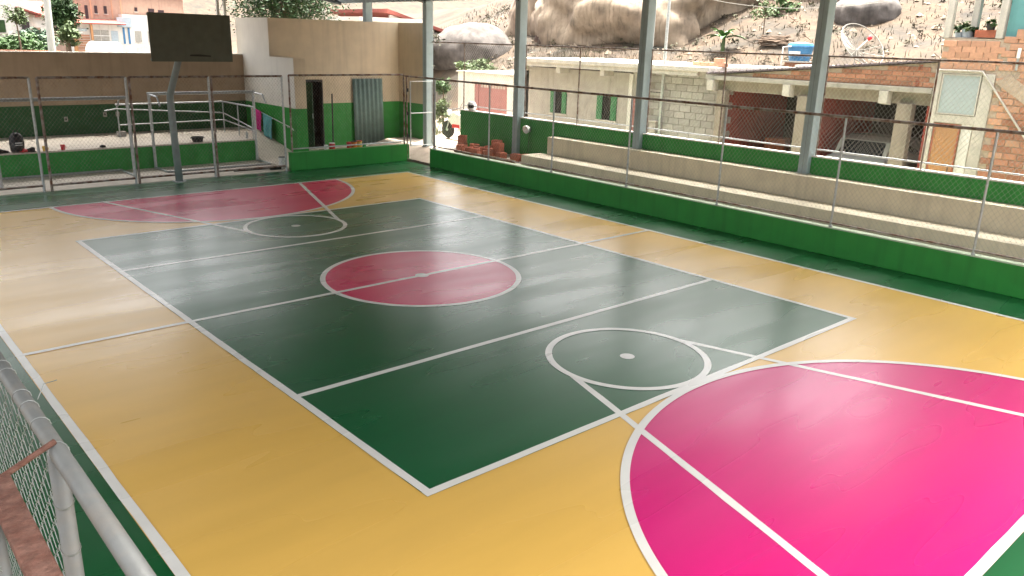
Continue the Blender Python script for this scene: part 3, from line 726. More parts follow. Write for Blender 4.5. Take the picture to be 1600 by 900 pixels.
# ------------------------------------------------------------------ houses across the street
# white garage wall with pink gate
gh = thing('white_garage', 'low white garage wall with a dusty pink roll gate', 'house', (13.9, 15, 0))
B(13.5, 17.0, 15.55, 16.6, .0, 2.33).build('wall', 'plaster_white', gh); B(13.5, 17.0, 12.1, 13.56, 0, 2.31).build('wall', 'plaster_white', gh)
B(13.5, 17.0, 13.56, 15.55, 2.0, 2.32).build('wall', 'plaster_white', gh); B(16.8, 17, 13.56, 15.55, 0, 2.0).build('wall', 'plaster_white', gh)
B(13.42, 17.05, 12.05, 16.65, 2.33, 2.38).build('roof_slab', 'concrete_pale', gh)
pg = B(13.56, 13.60, 13.56, 15.55, .03, 1.99).build('gate_panel', 'pink_gate', gh)
for z in (.5, .82, 1.14, 1.46): B(13.545, 13.56, 13.58, 15.30, z, z+.30).build('gate_board', 'pink_gate', pg)
B(13.53, 13.56, 15.33, 15.53, .05, 1.98).build('gate_post', 'pink_gate', pg)
mb = MB()
for k in range(9): y = 13.75+k*.165; mb.box(13.545, 13.56, y, y+.10, 1.80, 1.92)
mb.build('vent_slots', 'concrete_pale', pg)
# plastered house with slab roof
ph = thing('plastered_house', 'grey plastered one-storey house with flat slab roof and green window shutters', 'house', (15, 9, 0))
XH = 13.0
wins = [(9.86, 10.66, 1.22, 1.97), (7.58, 8.46, 1.19, 1.97)]
ys = [(12.0, 10.66), (9.86, 8.46), (7.58, 7.12)]
for a, b in ys: B(XH, XH+.18, b, a, 0, 2.72).build('wall', 'plaster_grey', ph)
for a, b, c, d in wins:
    B(XH+.001, XH+.18, a, b, 0, c).build('wall', 'plaster_grey', ph); B(XH+.001, XH+.18, a, b, d, 2.72).build('wall', 'plaster_grey', ph)
    B(XH+.5, XH+.52, a-.3, b+.3, .5, 2.5).build('room_shade', 'interior_shade', ph)  # dark sheet standing in for shade behind the window
    w_ = B(XH-.03, XH+.02, a-.04, b+.04, c-.05, c-.005).build('window_sill', 'concrete_pale', ph)
    q = (b-a)*.30
    for y0, y1 in ((b-q, b), (a, a+q)):
        s_ = B(XH-.03, XH+.0-.002, y0+.01, y1-.01, c+.01, d-.01).build('shutter', 'shutter_green', ph, bevel=.005)
        for kz in range(3): B(XH-.036, XH-.03, y0+.05, y1-.05, c+.06+kz*.235, c+.25+kz*.235).build('shutter_panel', 'shutter_green', s_)
    for k in range(4): T([(XH+.06, a+q+(b-a-2*q)*(k+.5)/4, c), (XH+.06, a+q+(b-a-2*q)*(k+.5)/4, d)], .008, 5).build('window_bar', 'dark_metal', ph)
B(XH, XH+4, 11.82, 12.0, 0, 2.719).build('wall', 'plaster_grey', ph); B(XH+.18, XH+4, 7.12, 7.28, 0, 2.719).build('wall', 'plaster_grey', ph)
B(XH-.55, XH+4.2, 3.80, 12.1, 2.90, 3.04).build('roof_slab', 'concrete_pale', ph, bevel=.02)
B(XH+4.0, XH+6.0, .8, 3.79, 2.6, 3.12).build('rear_slab', 'plaster_white', ph)
B(XH-.50, XH-.38, 4.2, 12.05, 2.78, 2.90).build('slab_lip', 'concrete_pale', ph)
for y in (11.9, 9.9, 7.9): B(XH-.45, XH-.002, y-.09, y+.09, 2.60, 2.895).build('beam_end', 'concrete_pale', ph)
B(XH-.02, XH+.02, 6.98, 7.118, 0, 2.7).build('corner_pillar', 'plaster_white', ph)
B(XH+.05, XH+.09, 6.3, 7.0, 0, 1.99).build('pink_door', 'pink_gate', ph)
B(XH+.02, XH+.18, 6.3, 7.0, 1.99, 2.75).build('wall', 'plaster_grey', ph)
# concrete block wall (part of the same row)
bk_w = thing('block_wall', 'bare grey concrete block wall between the plastered house and the garage', 'wall', (13.1, 5, 0))
B(13.012, 13.2, 3.62, 6.30, 0, 2.89).build('mortar_core', 'mortar', bk_w)
bm_ = unit_box('block', .03, .385, .185, 'block')
for r_ in range(14):
    for c_ in range(7):
        y = 6.08-c_*.4-(.2 if r_ % 2 else 0)
        if y < 3.3: continue
        piece('block', bm_, 'block', (13.008+random.uniform(-.004, .006), y+random.uniform(-.006, .006), .22+r_*.198), bk_w)
# service pipes and meter
mp_ = thing('meter_post', 'pair of pale metal service pipes with a meter box in front of the block wall', 'pole', (12.85, 5.9, .03))
T([(12.85, 6.22, .03), (12.85, 6.22, 5.6)], .055, 12).build('pipe', 'galv', mp_); T([(12.85, 5.68, .03), (12.85, 5.68, 5.4)], .045, 12).build('pipe', 'galv', mp_)
B(12.72, 12.86, 5.75, 5.98, .95, 1.34).build('meter_box', 'plaster_grey', mp_, bevel=.01); B(12.70, 12.88, 5.72, 6.01, 1.34, 1.37).build('hood', 'concrete_pale', mp_)
for z in (2.2, 3.5): B(12.83, 12.87, 5.66, 6.25, z, z+.03).build('clamp', 'dark_metal', mp_)

# open garage house
XG = 12.3
ga = thing('brick_garage', 'open brick garage with concrete beam, sloping brick parapet and dark interior', 'garage', (14, .7, 0))
B(XG-.02, XG+.22, -2.36, 3.76, 2.72, 2.84).build('front_beam', 'concrete', ga, bevel=.012)
B(XG+.22, XG+4.2, -2.36, 3.6, 2.72, 2.80).build('ceiling_slab', 'concrete', ga)
B(XG+.32, XG+3.8, -2.2, 3.37, -.1, .045).build('garage_floor', 'interior_shade', ga)  # floor added dark, the garage's shade put into its colour
B(XG+.20, XG+.34, -2.36, 3.6, 2.44, 2.72).build('lintel', 'pillar_tan', ga)
for y in (3.56, 1.22, -1.30): 
    mb = MB(); mb.prism([(XG-.06, 2.44), (XG+.2, 2.40), (XG+.2, 2.718), (XG-.06, 2.718)], lambda a, b: (a, y-.10, b), lambda a, b: (a, y+.10, b)); mb.build('beam_end', 'concrete_pale', ga)
for y0, y1 in ((3.12, 3.38), (.52, .94), (-1.95, -1.60)): B(XG+.06, XG+.30, y0, y1, 0, 2.46).build('pillar', 'pillar_tan', ga, bevel=.01)
B(XG+3.8, XG+4, -2.3, 3.5, 0, 2.7).build('back_wall', 'interior_shade', ga); B(XG+.3, XG+4, 3.38, 3.54, 0, 2.7).build('side_wall', 'red_wall', ga)  # back wall coloured near-black for the shade deep in the garage
B(XG+.32, XG+3.8, .62, .78, 0, 2.7).build('dividing_wall', 'red_wall', ga); B(XG+.25, XG+4, -2.36, -2.22, 0, 2.7).build('side_wall', 'red_wall', ga)
pbk = [(3.66, 2.842), (-2.36, 2.842), (-2.36, 3.40)]
mb = MB(); mb.prism(pbk, lambda a, b: (XG+.06, a, b), lambda a, b: (XG+.2, a, b)); mb.build('parapet_core', 'brick_mortar', ga)
gb = unit_box('brick', .03, .235, .10, 'brick')
for r_ in range(5):
    z = 2.905+r_*.113
    for c_ in range(26):
        y = -2.24+c_*.246+(.123 if r_ % 2 else 0)
        top = 3.40+(2.842-3.40)*((y+.12)+2.36)/6.02
        if z+.05 > top or y > 3.4: continue
        piece('brick', gb, 'brick', (XG+.058+random.uniform(-.003, .005), y, z), ga)
hm_ = unit_box('brick_hollow', .02, .035, .03, 'brick_dark', .003)
for y, z in ((-2.0, 3.28), (-1.98, 2.93)):
    for i in range(2):
        for j in range(3): piece('brick_hollow', hm_, 'brick_dark', (XG+.041, y-.03+i*.05, z-.045+j*.045), ga)
mb = MB(); mb.prism([(3.74, 2.86), (-2.40, 3.425), (-2.40, 3.465), (3.74, 2.90)], lambda a, b: (XG-.02, a, b), lambda a, b: (XG+4.3, a, b)); mb.build('roof_sheet', 'roof_dark', ga)
for k in range(30):
    y = 3.70-k*.208; z = 2.86+(3.74-y)*.092
    T([(XG-.05, y, z+.03), (XG+.12, y, z+.03)], .03, 6).build('tile_end', 'roof_dark', ga)
for y, z in ((2.6, .55), (1.9, .35)): MB().obox((XG+2.2, y, z), (.5, .6, z*2), Matrix.Rotation(.2, 3, 'Z')).build('stored_box', 'brick_dark', ga)

# car in the garage, rear to the street
ca = thing('parked_car', 'white hatchback parked in the dark garage with its rear to the street', 'car', (14.6, -.45, .03))
def car():
    yc, x0 = -.48, 12.95
    prof = [(0, .38), (.02, .80), (.06, .97), (.28, 1.05), (.55, 1.42), (1.0, 1.50), (2.0, 1.47), (2.75, 1.02), (3.6, .90), (3.75, .60), (3.72, .36)]
    mb = MB(); n = len(prof)
    for s, ins in ((-.80, 0), (.80, 0)):
        for (x, z) in prof: mb.v.append((x0+x, yc+s*(1 if z < 1.03 else .86), z))
    for i in range(n): j = (i+1) % n; mb.f.append((i, j, n+j, n+i))
    mb.f.append(tuple(range(n))[::-1]); mb.f.append(tuple(range(n, 2*n)))
    body = mb.build('body', 'car_white', ca, bevel=.03)
    MB().add([(x0+.295, yc-.58, 1.08), (x0+.295, yc+.58, 1.08), (x0+.525, yc+.54, 1.40), (x0+.525, yc-.54, 1.40)], [(0, 3, 2, 1)]).build('rear_window', 'glass_dark', ca)
    for s in (-1, 1):
        B(x0-.012, x0+.06, yc+s*.52-.10, yc+s*.52+.10, .80, .95).build('tail_light', 'tail_red', ca)
        for xx in (.7, 2.95):
            w_ = MB().lathe([(.18, -.09), (.29, -.09), (.30, -.05), (.30, .05), (.29, .09), (.18, .09)], (x0+xx, yc+s*.76, .33), 20, Matrix.Rotation(R(90), 3, 'X')).build('wheel', 'tyre', ca)
            MB().lathe([(.17, -.095), (.17, .095)], (x0+xx, yc+s*.765, .33), 16, Matrix.Rotation(R(90), 3, 'X')).build('rim', 'galv', w_)
        MB().add([(x0+.75, yc+s*.745, 1.06), (x0+2.4, yc+s*.745, 1.06), (x0+1.95, yc+s*.70, 1.40), (x0+.85, yc+s*.70, 1.42)], [(0, 1, 2, 3)]).build('side_window', 'glass_dark', ca)
    B(x0-.02, x0+.02, yc-.28, yc+.28, .86, .95).build('plate_panel', 'tank_blue', ca); B(x0-.03, x0-.012, yc-.22, yc+.22, .80, .90).build('number_plate', 'white', ca)
    B(x0-.06, x0+.1, yc-.78, yc+.78, .38, .60).build('bumper', 'car_white', ca, bevel=.02)
car()

# tall brick house with teal upper storey
bh = thing('brick_house', 'unfinished brick house with wooden door, frosted window and teal upper storey', 'house', (14, -4.2, 0))
XB = 12.3
B(XB+.012, XB+4, -8.5, -2.42, 0, 3.92).build('wall_core', 'brick_mortar', bh)
# concrete frame round door and window
def frame_box(nm, y0, y1, z0, z1, x=XB-.02, mt='concrete_pale'): return B(x, XB+.03, y0, y1, z0, z1).build(nm, mt, bh, bevel=.006)
frame_box('pillar', -2.52, -2.38, 0, 3.26); frame_box('pillar', -3.60, -3.36, 0, 3.20)
frame_box('lintel', -3.36, -2.52, 3.18, 3.27); frame_box('sill_beam', -3.36, -2.52, 2.12, 2.30)
frame_box('plaster_patch', -3.34, -3.12, .4, 2.12, XB-.008, 'plaster_white')
wf = B(XB-.012, XB+.02, -3.34, -2.54, 2.31, 3.17).build('window', 'glass_frost', bh)
for a in ((-3.34, -3.315, 2.31, 3.17), (-2.565, -2.54, 2.31, 3.17), (-3.315, -2.565, 2.31, 2.335), (-3.315, -2.565, 3.145, 3.17)): B(XB-.03, XB-.0125, *a).build('frame', 'concrete_pale', wf)
dr = B(XB-.015, XB+.02, -3.10, -2.54, .03, 2.10).build('door', 'wood', bh)
for a in ((-3.10, -3.07, .03, 2.10), (-2.57, -2.54, .03, 2.10), (-3.07, -2.57, 2.06, 2.10)): B(XB-.028, XB-.0155, *a).build('frame', 'brick_dark', dr)
T([(XB-.05, -3.0, 1.05), (XB-.05, -3.0, 1.15)], .012, 6).build('handle', 'dark_metal', dr)
b1 = unit_box('brick', .03, .27, .125, 'brick'); b2 = unit_box('brick', .03, .27, .125, 'brick_pale')
cnt = 0
for r_ in range(27):
    z = .52+r_*.14-.25
    for c_ in range(9):
        y = -3.76-c_*.285-(.14 if r_ % 2 else 0)
        if y < -5.7: continue
        if random.random() < .04: continue
        piece('brick', b1 if z < 2.2 + .5*math.sin(c_) and random.random() < .9 else b2, 'brick', (XB+.008+random.uniform(-.005, .006), y, z), bh)
for r_ in range(5):
    z = 3.34+r_*.118
    for c_ in range(4):
        y = -2.57-c_*.285-(.12 if r_ % 2 else 0)
        if y < -3.55: continue
        piece('brick', b2, 'brick', (XB+.008, y, z), bh)
mb = MB(); mb.prism([(-3.6, 3.05), (-3.9, 3.2), (-5.6, 2.0), (-5.6, 1.75)], lambda a, b: (XB-.013, a, b), lambda a, b: (XB+.0, a, b)); mb.build('mortar_scar', 'brick_mortar', bh)
# upper storey: balcony, pillars, teal wall
for y0, y1, x in ((-2.52, -2.38, XB), (-2.86, -2.72, XB+.5), (-3.58, -3.44, XB)): B(x, x+.16, y0, y1, 3.93, 6.6).build('pillar', 'concrete_pale', bh, bevel=.01)
B(XB+.1, XB+4, -8.5, -3.60, 3.93, 6.6).build('teal_wall', 'teal_wall', bh)
B(XB-.02, XB+.09, -8.5, -3.85, 3.93, 4.12).build('parapet', 'brick_pale', bh)
B(XB+.16, XB+4.0, -3.60, -2.45, 3.925, 3.95).build('balcony_floor', 'concrete', bh)
B(XB+.02, XB+.12, -3.43, -3.02, 3.95, 4.10).build('red_ledge', 'brick_dark', bh)
B(XB-.03, XB+4.2, -8.6, -2.3, 6.6, 6.75).build('upper_slab', 'concrete_pale', bh)
T([(XB-.035, -2.42, 3.25), (XB-.035, -3.33, 3.25), (XB-.035, -3.42, 3.16), (XB-.035, -4.4, 1.95), (XB-.035, -4.9, 1.3)], .022, 8).build('drain_pipe', 'concrete_pale', bh, smooth=True)
lm = B(XB-.06, XB-.025, -4.0, -3.94, 3.55, 3.75).build('wall_lamp', 'white', bh); B(XB-.03, XB-.0251, -3.995, -3.945, 3.3, 3.549).build('lamp_bracket', 'galv', lm)

# ------------------------------------------------------------------ plants
def leafcloud(mb, c, rad, n, ls, rng, clumps=None, up=.3):
    """n leaf quads gathered in clumps inside an ellipsoid"""
    c = Vector(c); cl = clumps or max(4, n//45); cs = []
    for _ in range(cl):
        d = Vector((rng.gauss(0, 1), rng.gauss(0, 1), rng.gauss(0, 1))).normalized()*(rng.random()**.45)
        cs.append((Vector((d.x*rad[0], d.y*rad[1], d.z*rad[2])), rng.uniform(.16, .34)))
    for _ in range(n):
        q, s = rng.choice(cs)
        p = c+q+Vector((rng.gauss(0, s*rad[0]), rng.gauss(0, s*rad[1]), rng.gauss(0, s*rad[2]*.8)))*.8
        a = Vector((rng.gauss(0, 1), rng.gauss(0, 1), rng.gauss(0, .6))).normalized()
        nrm = (Vector((rng.gauss(0, .6), rng.gauss(0, .6), up+rng.random()))).normalized()
        b = nrm.cross(a)
        if b.length < .05: continue
        b.normalize(); l = ls*rng.uniform(.6, 1.4); w_ = l*.42
        k = len(mb.v); mb.v += [tuple(p-a*l), tuple(p+b*w_), tuple(p+a*l), tuple(p-b*w_)]; mb.f.append((k, k+1, k+2, k+3))
    return cs
def tree(label, x, y, rad, zc, n, ls, mt='leaf', group=None, name='tree', seed=1, blobs=None, trunk_r=.16):
    rng = random.Random(seed); z0 = ground_z(x, y); t = thing(name, label, 'tree' if name == 'tree' else 'shrub', (x, y, z0), group)
    mb = MB(); cs = leafcloud(mb, (x, y, zc), rad, n, ls, rng); mb.build('crown' if name == 'tree' else 'foliage', mt, t)
    tb_ = MB(); top = zc-rad[2]*.2
    tb_.tube([(x, y, z0-.1), (x+.08, y+.05, (z0+top)/2), (x, y, top)], [trunk_r, trunk_r*.75, trunk_r*.45], 8)
    for q, s in cs[:9]:
        tb_.tube([(x, y, top-rad[2]*.35), (x+q.x*.5, y+q.y*.5, zc+q.z*.3), (x+q.x, y+q.y, zc+q.z)], [trunk_r*.4, trunk_r*.25, trunk_r*.1], 5)
    tb_.build('trunk', 'bark', t)
    return t
G_ = 'trees beyond the walls'
tree('dense dark green tree behind the service building', 9.0, 22.4, (2.1, 1.5, 1.5), 5.0, 15000, .07, 'leaf_dark', G_, seed=3)
tree('leafy tree in front of the white house at the far left', 4.8, 52, (1.4, 1.4, .85), 2.2, 3600, .15, 'leaf', G_, seed=5)
tree('tall dark tree beside the salmon brick building', 11.0, 66, (1.1, 1.3, 2.0), 4.7, 3600, .17, 'leaf_dark', G_, seed=6)
tree('blue green bush right of the thin tree, left of the pole', 6.7, 56, (1.1, 1.0, .9), 2.6, 2200, .13, 'leaf_blue', G_, seed=7, name='bush')
tree('pale green tree between the pole and the salmon building', 9.7, 60, (.75, .8, .8), 3.0, 1600, .13, 'leaf_pale', G_, seed=8)
tree('thin pale tree before the white house wall', 4.5, 50, (.6, .6, .8), 4.2, 700, .11, 'leaf_pale', G_, seed=9, trunk_r=.07)
tree('leafy shrub by the gate path', 12.6, 16.4, (.40, .45, .30), 1.75, 1300, .06, 'leaf', 'shrubs by the gate', name='shrub', seed=11, trunk_r=.04)
tree('pale grassy shrub low beside the gate path', 12.4, 16.2, (.36, .42, .45), .85, 1500, .05, 'leaf_pale', 'shrubs by the gate', name='shrub', seed=12, trunk_r=.03)
tree('straw coloured shrub below the red roofed house', 17.5, 24.6, (.8, .9, 1.0), 3.2, 700, .11, 'dry_grass', 'shrubs by the gate', name='shrub', seed=13, trunk_r=.04)
tree('green bush at the foot of the round boulder', 17.2, 20.0, (.7, .9, .38), 2.35, 2200, .08, 'leaf_pale', 'shrubs on the slope', name='shrub', seed=14, trunk_r=.04)
tree('green bush high on the slope beside the pale wall', 26.5, 10.2, (1.0, .8, .6), 5.3, 1000, .10, 'leaf', 'shrubs on the slope', name='shrub', seed=15, trunk_r=.04)
tree('small dry bush on the bare soil left of the water tank', 23.6, 9.2, (.45, .5, .4), 5.0, 350, .07, 'leaf_pale', 'shrubs on the slope', name='shrub', seed=16, trunk_r=.03)
tree('palm-like tree behind the balcony pots', 16.4, -2.1, (.9, .9, .7), 5.4, 800, .14, 'leaf', 'trees beyond the walls', seed=17, trunk_r=.05)
# banana plant
bn = thing('banana_plant', 'bright green banana plant at the right end of the long boulder', 'plant', (22.0, 10.0, ground_z(22.0, 10.0)))
zb = ground_z(22, 10); rng = random.Random(5)
T([(22, 10, zb-.1), (22.02, 9.98, zb+.7)], [.09, .06]).build('stem', 'leaf_pale', bn)
for k in range(13):
    a = k*2.4; L_ = rng.uniform(.65, 1.0); el = rng.uniform(.35, 1.1); mb = MB(); n = 7
    for i in range(n+1):
        t = i/n; rr_ = L_*t; z = zb+.55+rr_*math.sin(el)-.65*L_*t*t*.7; d = rr_*math.cos(el)+.12*t
        w_ = .13*math.sin(math.pi*min(1, t*.92+.08))+.005
        c_ = Vector((22+d*math.cos(a), 10+d*math.sin(a), z)); s_ = Vector((-math.sin(a), math.cos(a), 0))*w_
        mb.v += [c_-s_+Vector((0, 0, w_*.4)), c_, c_+s_+Vector((0, 0, w_*.4))]
        if i: q = 3*i; mb.f += [(q-3, q-2, q+1, q), (q-2, q-1, q+2, q+1)]
    mb.build('leaf', 'banana', bn, smooth=True)
# grasses
def grass(name, pts, hgt, n, mt, label, rng, w_=.012):
    mb = MB()
    for _ in range(n):
        x, y = pts(rng); z = ground_z(x, y)-.02; hh = hgt*rng.uniform(.5, 1.25); a = rng.uniform(0, 6.28); b = rng.gauss(0, .22)*hh; c_ = rng.gauss(0, .22)*hh
        dx, dy = math.cos(a)*w_, math.sin(a)*w_; k = len(mb.v)
        mb.v += [(x-dx, y-dy, z), (x+dx, y+dy, z), (x+b*.4+dx*.6, y+c_*.4+dy*.6, z+hh*.6), (x+b*.4-dx*.6, y+c_*.4-dy*.6, z+hh*.6), (x+b, y+c_, z+hh)]
        mb.f += [(k, k+1, k+2, k+3), (k+3, k+2, k+4)]
    return tag(mb.build(name, mt), label, 'grass', kind='stuff')
rng = random.Random(21)
grass('tall_grass', lambda r: (r.uniform(17.6, 19.6), r.uniform(8, 17.5)), .85, 2600, 'dry_grass', 'tall yellow green grass below the long boulder', rng)
grass('tall_grass', lambda r: (r.uniform(9.6, 11.6), r.uniform(14.4, 18.5)), .9, 900, 'leaf_pale', 'green grass behind the gate', rng)
grass('dry_grass', lambda r: (r.uniform(18.5, 33), r.uniform(-6, 40)), .22, 6500, 'dry_grass', 'short dry grass scattered over the hillside', rng, .018)
# twigs and loose stones on the slope
mb = MB(); rng = random.Random(31)
for _ in range(700):
    x, y = rng.uniform(18.5, 32), rng.uniform(-8, 36); z = ground_z(x, y)+.03; a = rng.uniform(0, 6.28); l = rng.uniform(.1, .5)
    mb.tube([(x, y, z), (x+l*math.cos(a), y+l*math.sin(a), z+rng.uniform(0, .25))], .012, 3)
for _ in range(40): a = rng.uniform(-.5, .5); x, y = 22.6+rng.uniform(-.2, .2), 8.1+rng.uniform(-.2, .2); l = rng.uniform(.3, .75); mb.tube([(x-.2*a, y-l, ground_z(x, y)+rng.uniform(.08, .35)), (x+.2*a, y+l, ground_z(x, y)+rng.uniform(.08, .35))], .02, 4)
tag(mb.build('dry_twigs', 'dry_twig'), 'dry twigs and brushwood on the bare slope', kind='stuff')
mb = MB()
for _ in range(420):
    x, y = rng.uniform(19, 31), rng.uniform(-8, 38); q = rng.uniform(.12, .34)
    leafcloud(mb, (x, y, ground_z(x, y)+q*.5), (q, q, q*.7), 34, .055, rng, 4)
tag(mb.build('scrub', 'scrub'), 'low olive brown scrub scattered over the hillside', 'scrub', kind='stuff')
mb = MB()
for _ in range(900):
    x, y = rng.uniform(19, 31), rng.uniform(-8, 36); s_ = rng.uniform(.03, .12)*rng.choice([1, 1, 1, 1.8]); z = ground_z(x, y)
    vs = [Vector((dx, dy, dz))*s_*rng.uniform(.6, 1.2)+Vector((x, y, z)) for dx, dy, dz in ((1, 0, 0), (0, 1, 0), (-1, 0, 0), (0, -1, 0), (.1, .1, .9), (0, 0, -.5))]
    mb.add(vs, [(0, 1, 4), (1, 2, 4), (2, 3, 4), (3, 0, 4), (1, 0, 5), (2, 1, 5), (3, 2, 5), (0, 3, 5)])
tag(mb.build('loose_stones', 'rock'), 'loose pale stones on the slope', kind='stuff')

# ------------------------------------------------------------------ boulders
def boulder(label, c, rad, mt, seed, rough=.25, freq=.5, rot=0., flat=0.):
    import bmesh
    bm = bmesh.new(); bmesh.ops.create_icosphere(bm, subdivisions=5, radius=1); Rz = Matrix.Rotation(rot, 3, 'Z')
    for v in bm.verts:
        p = v.co.copy(); s_ = Vector((seed*7.1, seed*3.3, 0)); q = Vector((p.x*rad[0], p.y*rad[1], p.z*rad[2]))*freq+s_
        d = noise.noise(q)*rough + abs(noise.noise(q*2.1))*rough*.5 - abs(noise.noise(q*.8+Vector((5, 5, 5))))*rough*.6 + noise.noise(q*5)*rough*.14 - max(0, .12-abs(noise.noise(q*1.6+Vector((3, 9, 1)))))*rough*.9
        p = Vector((math.copysign(abs(p.x)**.8, p.x), math.copysign(abs(p.y)**.8, p.y), math.copysign(abs(p.z)**.85, p.z)))
        p *= (1+d); v.co = Rz @ Vector((p.x*rad[0], p.y*rad[1], p.z*rad[2]))
    me = bpy.data.meshes.new('boulder'); bm.to_mesh(me); bm.free(); me.polygons.foreach_set('use_smooth', [True]*len(me.polygons)); me.materials.append(MATS[mt])
    o = bpy.data.objects.new('boulder', me); COL.objects.link(o); o.location = c
    return tag(o, label, 'boulder', 'boulders on the hillside')
boulder('huge long pale boulder filling the slope above the plastered house', (24.8, 17.4, 4.4), (3.0, 5.6, 2.5), 'rock', 1, .30, .34, rot=.10)
boulder('rounded left shoulder of the long boulder, partly behind a column', (25.6, 23.4, 4.6), (2.4, 2.3, 2.6), 'rock', 2, .25, .4)
boulder('round grey boulder between the red roofed house and the column', (20.2, 24.0, 2.7), (1.8, 2.0, 1.75), 'rock_grey', 3, .15, .35)
boulder('dark half-buried boulder behind the satellite dish', (26.2, 6.2, 5.0), (1.1, 1.35, .75), 'rock_grey', 4, .2, .6)
boulder('brown eroded rock hollow under the left part of the long boulder', (23.3, 20.0, 3.2), (1.3, 2.6, 1.0), 'rock_brown', 9, .2, .5)
boulder('low pale boulder high on the slope above the long boulder', (30.5, 16, 7.6), (2.5, 4, 1.6), 'rock', 5, .25, .5)

# ------------------------------------------------------------------ things on the slope
wt = thing('water_tank', 'blue plastic water tank with white label on a brick base', 'water tank', (19.0, 4.0, 2.3))
zx, zy, zz = 19.6, 5.15, 3.20
B(zx-.32, zx+.32, zy-.36, zy+.36, ground_z(zx, zy)-.3, zz-.05).build('brick_base', 'brick', wt)
B(zx-.42, zx+.42, zy-.44, zy+.44, zz-.05, zz).build('slab', 'concrete_pale', wt)
tk = MB().lathe([(.34, 0), (.42, .46), (.45, .46), (.45, .50), (.43, .50), (.40, .58), (.12, .62), (.02, .62)], (zx, zy, zz), 24).build('tank', 'tank_blue', wt)
for z in (.12, .26, .40): MB().lathe([(.345+z*.17, 0), (.36+z*.17, .015), (.35+z*.17, .03)], (zx, zy, zz+z), 24).build('rib', 'tank_blue', tk)
lb = MB()
for k in range(6):
    a0 = R(150+k*10); a1 = R(150+(k+1)*10); r1, r2 = .412, .43
    lb.add([(zx+r1*math.cos(a0), zy+r1*math.sin(a0), zz+.18), (zx+r1*math.cos(a1), zy+r1*math.sin(a1), zz+.18), (zx+r2*math.cos(a1), zy+r2*math.sin(a1), zz+.32), (zx+r2*math.cos(a0), zy+r2*math.sin(a0), zz+.32)], [(0, 1, 2, 3)])
lb.build('label_patch', 'white', tk)
T([(zx-.55, zy+.35, ground_z(zx, zy)-.2), (zx-.55, zy+.35, zz+.45), (zx-.40, zy+.1, zz+.48)], .025).build('inlet_pipe', 'white', wt)
sdsh = thing('satellite_dish', 'large pale mesh satellite dish on a pole on the slope', 'satellite dish', (20.5, 3.6, ground_z(20.5, 3.6)))
dc = Vector((20.6, 3.65, 3.62)); dax = Vector((-.22, -.70, .58)).normalized(); dq = dax.to_track_quat('Z', 'Y').to_matrix()
mb = MB(); RD = .86
def dp(r, a): return dc + dq @ Vector((r*math.cos(a), r*math.sin(a), .30*(r/RD)**2))
for k in range(12): mb.tube([dp(RD*i/5, k*math.pi/6) for i in range(6)], .009, 4)
mb.tube([dp(RD, i*math.pi/20) for i in range(41)], .02, 5)
mb.build('rib_frame', 'dish', sdsh)
mb = MB()
for i in range(1, 40): mb.tube([dp(RD*i/40, k*math.pi/16) for k in range(33)], .0028, 3, cap=False)
mb.build('dish_mesh', 'dish', sdsh)['kind'] = 'stuff'
T([dc, dc+dax*.62], .022).build('feed_arm', 'white', sdsh); MB().lathe([(.06, 0), (.07, .10), (.04, .14)], dc+dax*.58, 12, dq).build('feed_horn', 'red', sdsh)
T([(20.6, 3.65, ground_z(20.6, 3.65)-.1), dc-dax*.03], .03).build('mast', 'concrete_pale', sdsh)
T([(20.9, 3.0, ground_z(20.9, 3.0)-.1), dc-dax*.03], .018).build('stay', 'concrete_pale', sdsh)
bkp = MB()
bs = unit_box('loose_brick', .20, .26, .12, 'brick_pale')
for i, (y, z) in enumerate([(4.72, 0), (4.42, 0), (4.12, 0), (3.84, 0), (3.98, 1)]):
    o = bpy.data.objects.new('loose_brick', bs); COL.objects.link(o); o.location = (13.2, y, 3.10+z*.122); o.rotation_euler = (0, 0, .05*i)
    tag(o, ['orange brick at the left end of the row on the slab roof', 'second orange brick of the row on the slab roof', 'third orange brick of the row on the slab roof', 'orange brick at the right end of the row on the slab roof', 'orange brick on top of the row on the slab roof'][i], 'brick', 'bricks left on the slab roof')
# pots on the balcony
for i, (y, r, mt, lab) in enumerate([(-2.60, .10, 'light_blue', 'small blue grey plant pot at the left of the balcony'), (-2.78, .14, 'light_blue', 'large blue grey plant pot with pale leaves on the balcony'), (-2.98, .10, 'black', 'dark plant pot in the middle of the balcony'), (-3.30, .10, 'black', 'dark pot with pale stem at the right of the balcony')]):
    t = thing('plant_pot', lab, 'plant pot', (XB+.06, y, 3.93)); zt = 3.955 if i < 3 else 4.102
    MB().lathe([(r*.7, 0), (r, r*1.3), (r*.9, r*1.3), (r*.8, r*1.1)], (XB+.30 if i < 3 else XB+.07, y, zt-.02 if i < 3 else zt), 16).build('pot', mt, t)
    mb = MB(); leafcloud(mb, (XB+.30 if i < 3 else XB+.07, y, zt+r*1.6), (r*1.2, r*1.2, r*.9), 160, .045, random.Random(i+50)); mb.build('foliage', ['leaf_dark', 'leaf_pale', 'leaf_dark', 'leaf'][i], t)
# service cables
for i, (z0, z1, sag) in enumerate(((5.35, 4.95, .55), (5.50, 5.25, .42))):
    pts = [(12.85-.5*t, 6.22-8.6*t, z0+(z1-z0)*t-sag*4*t*(1-t)) for t in [k/16 for k in range(17)]]
    tag(T(pts, .007, 5).build('service_cable', 'dish'), ['lower', 'upper'][i]+' sagging cable from the service pipes to the brick house', 'cable', 'cables above the street')

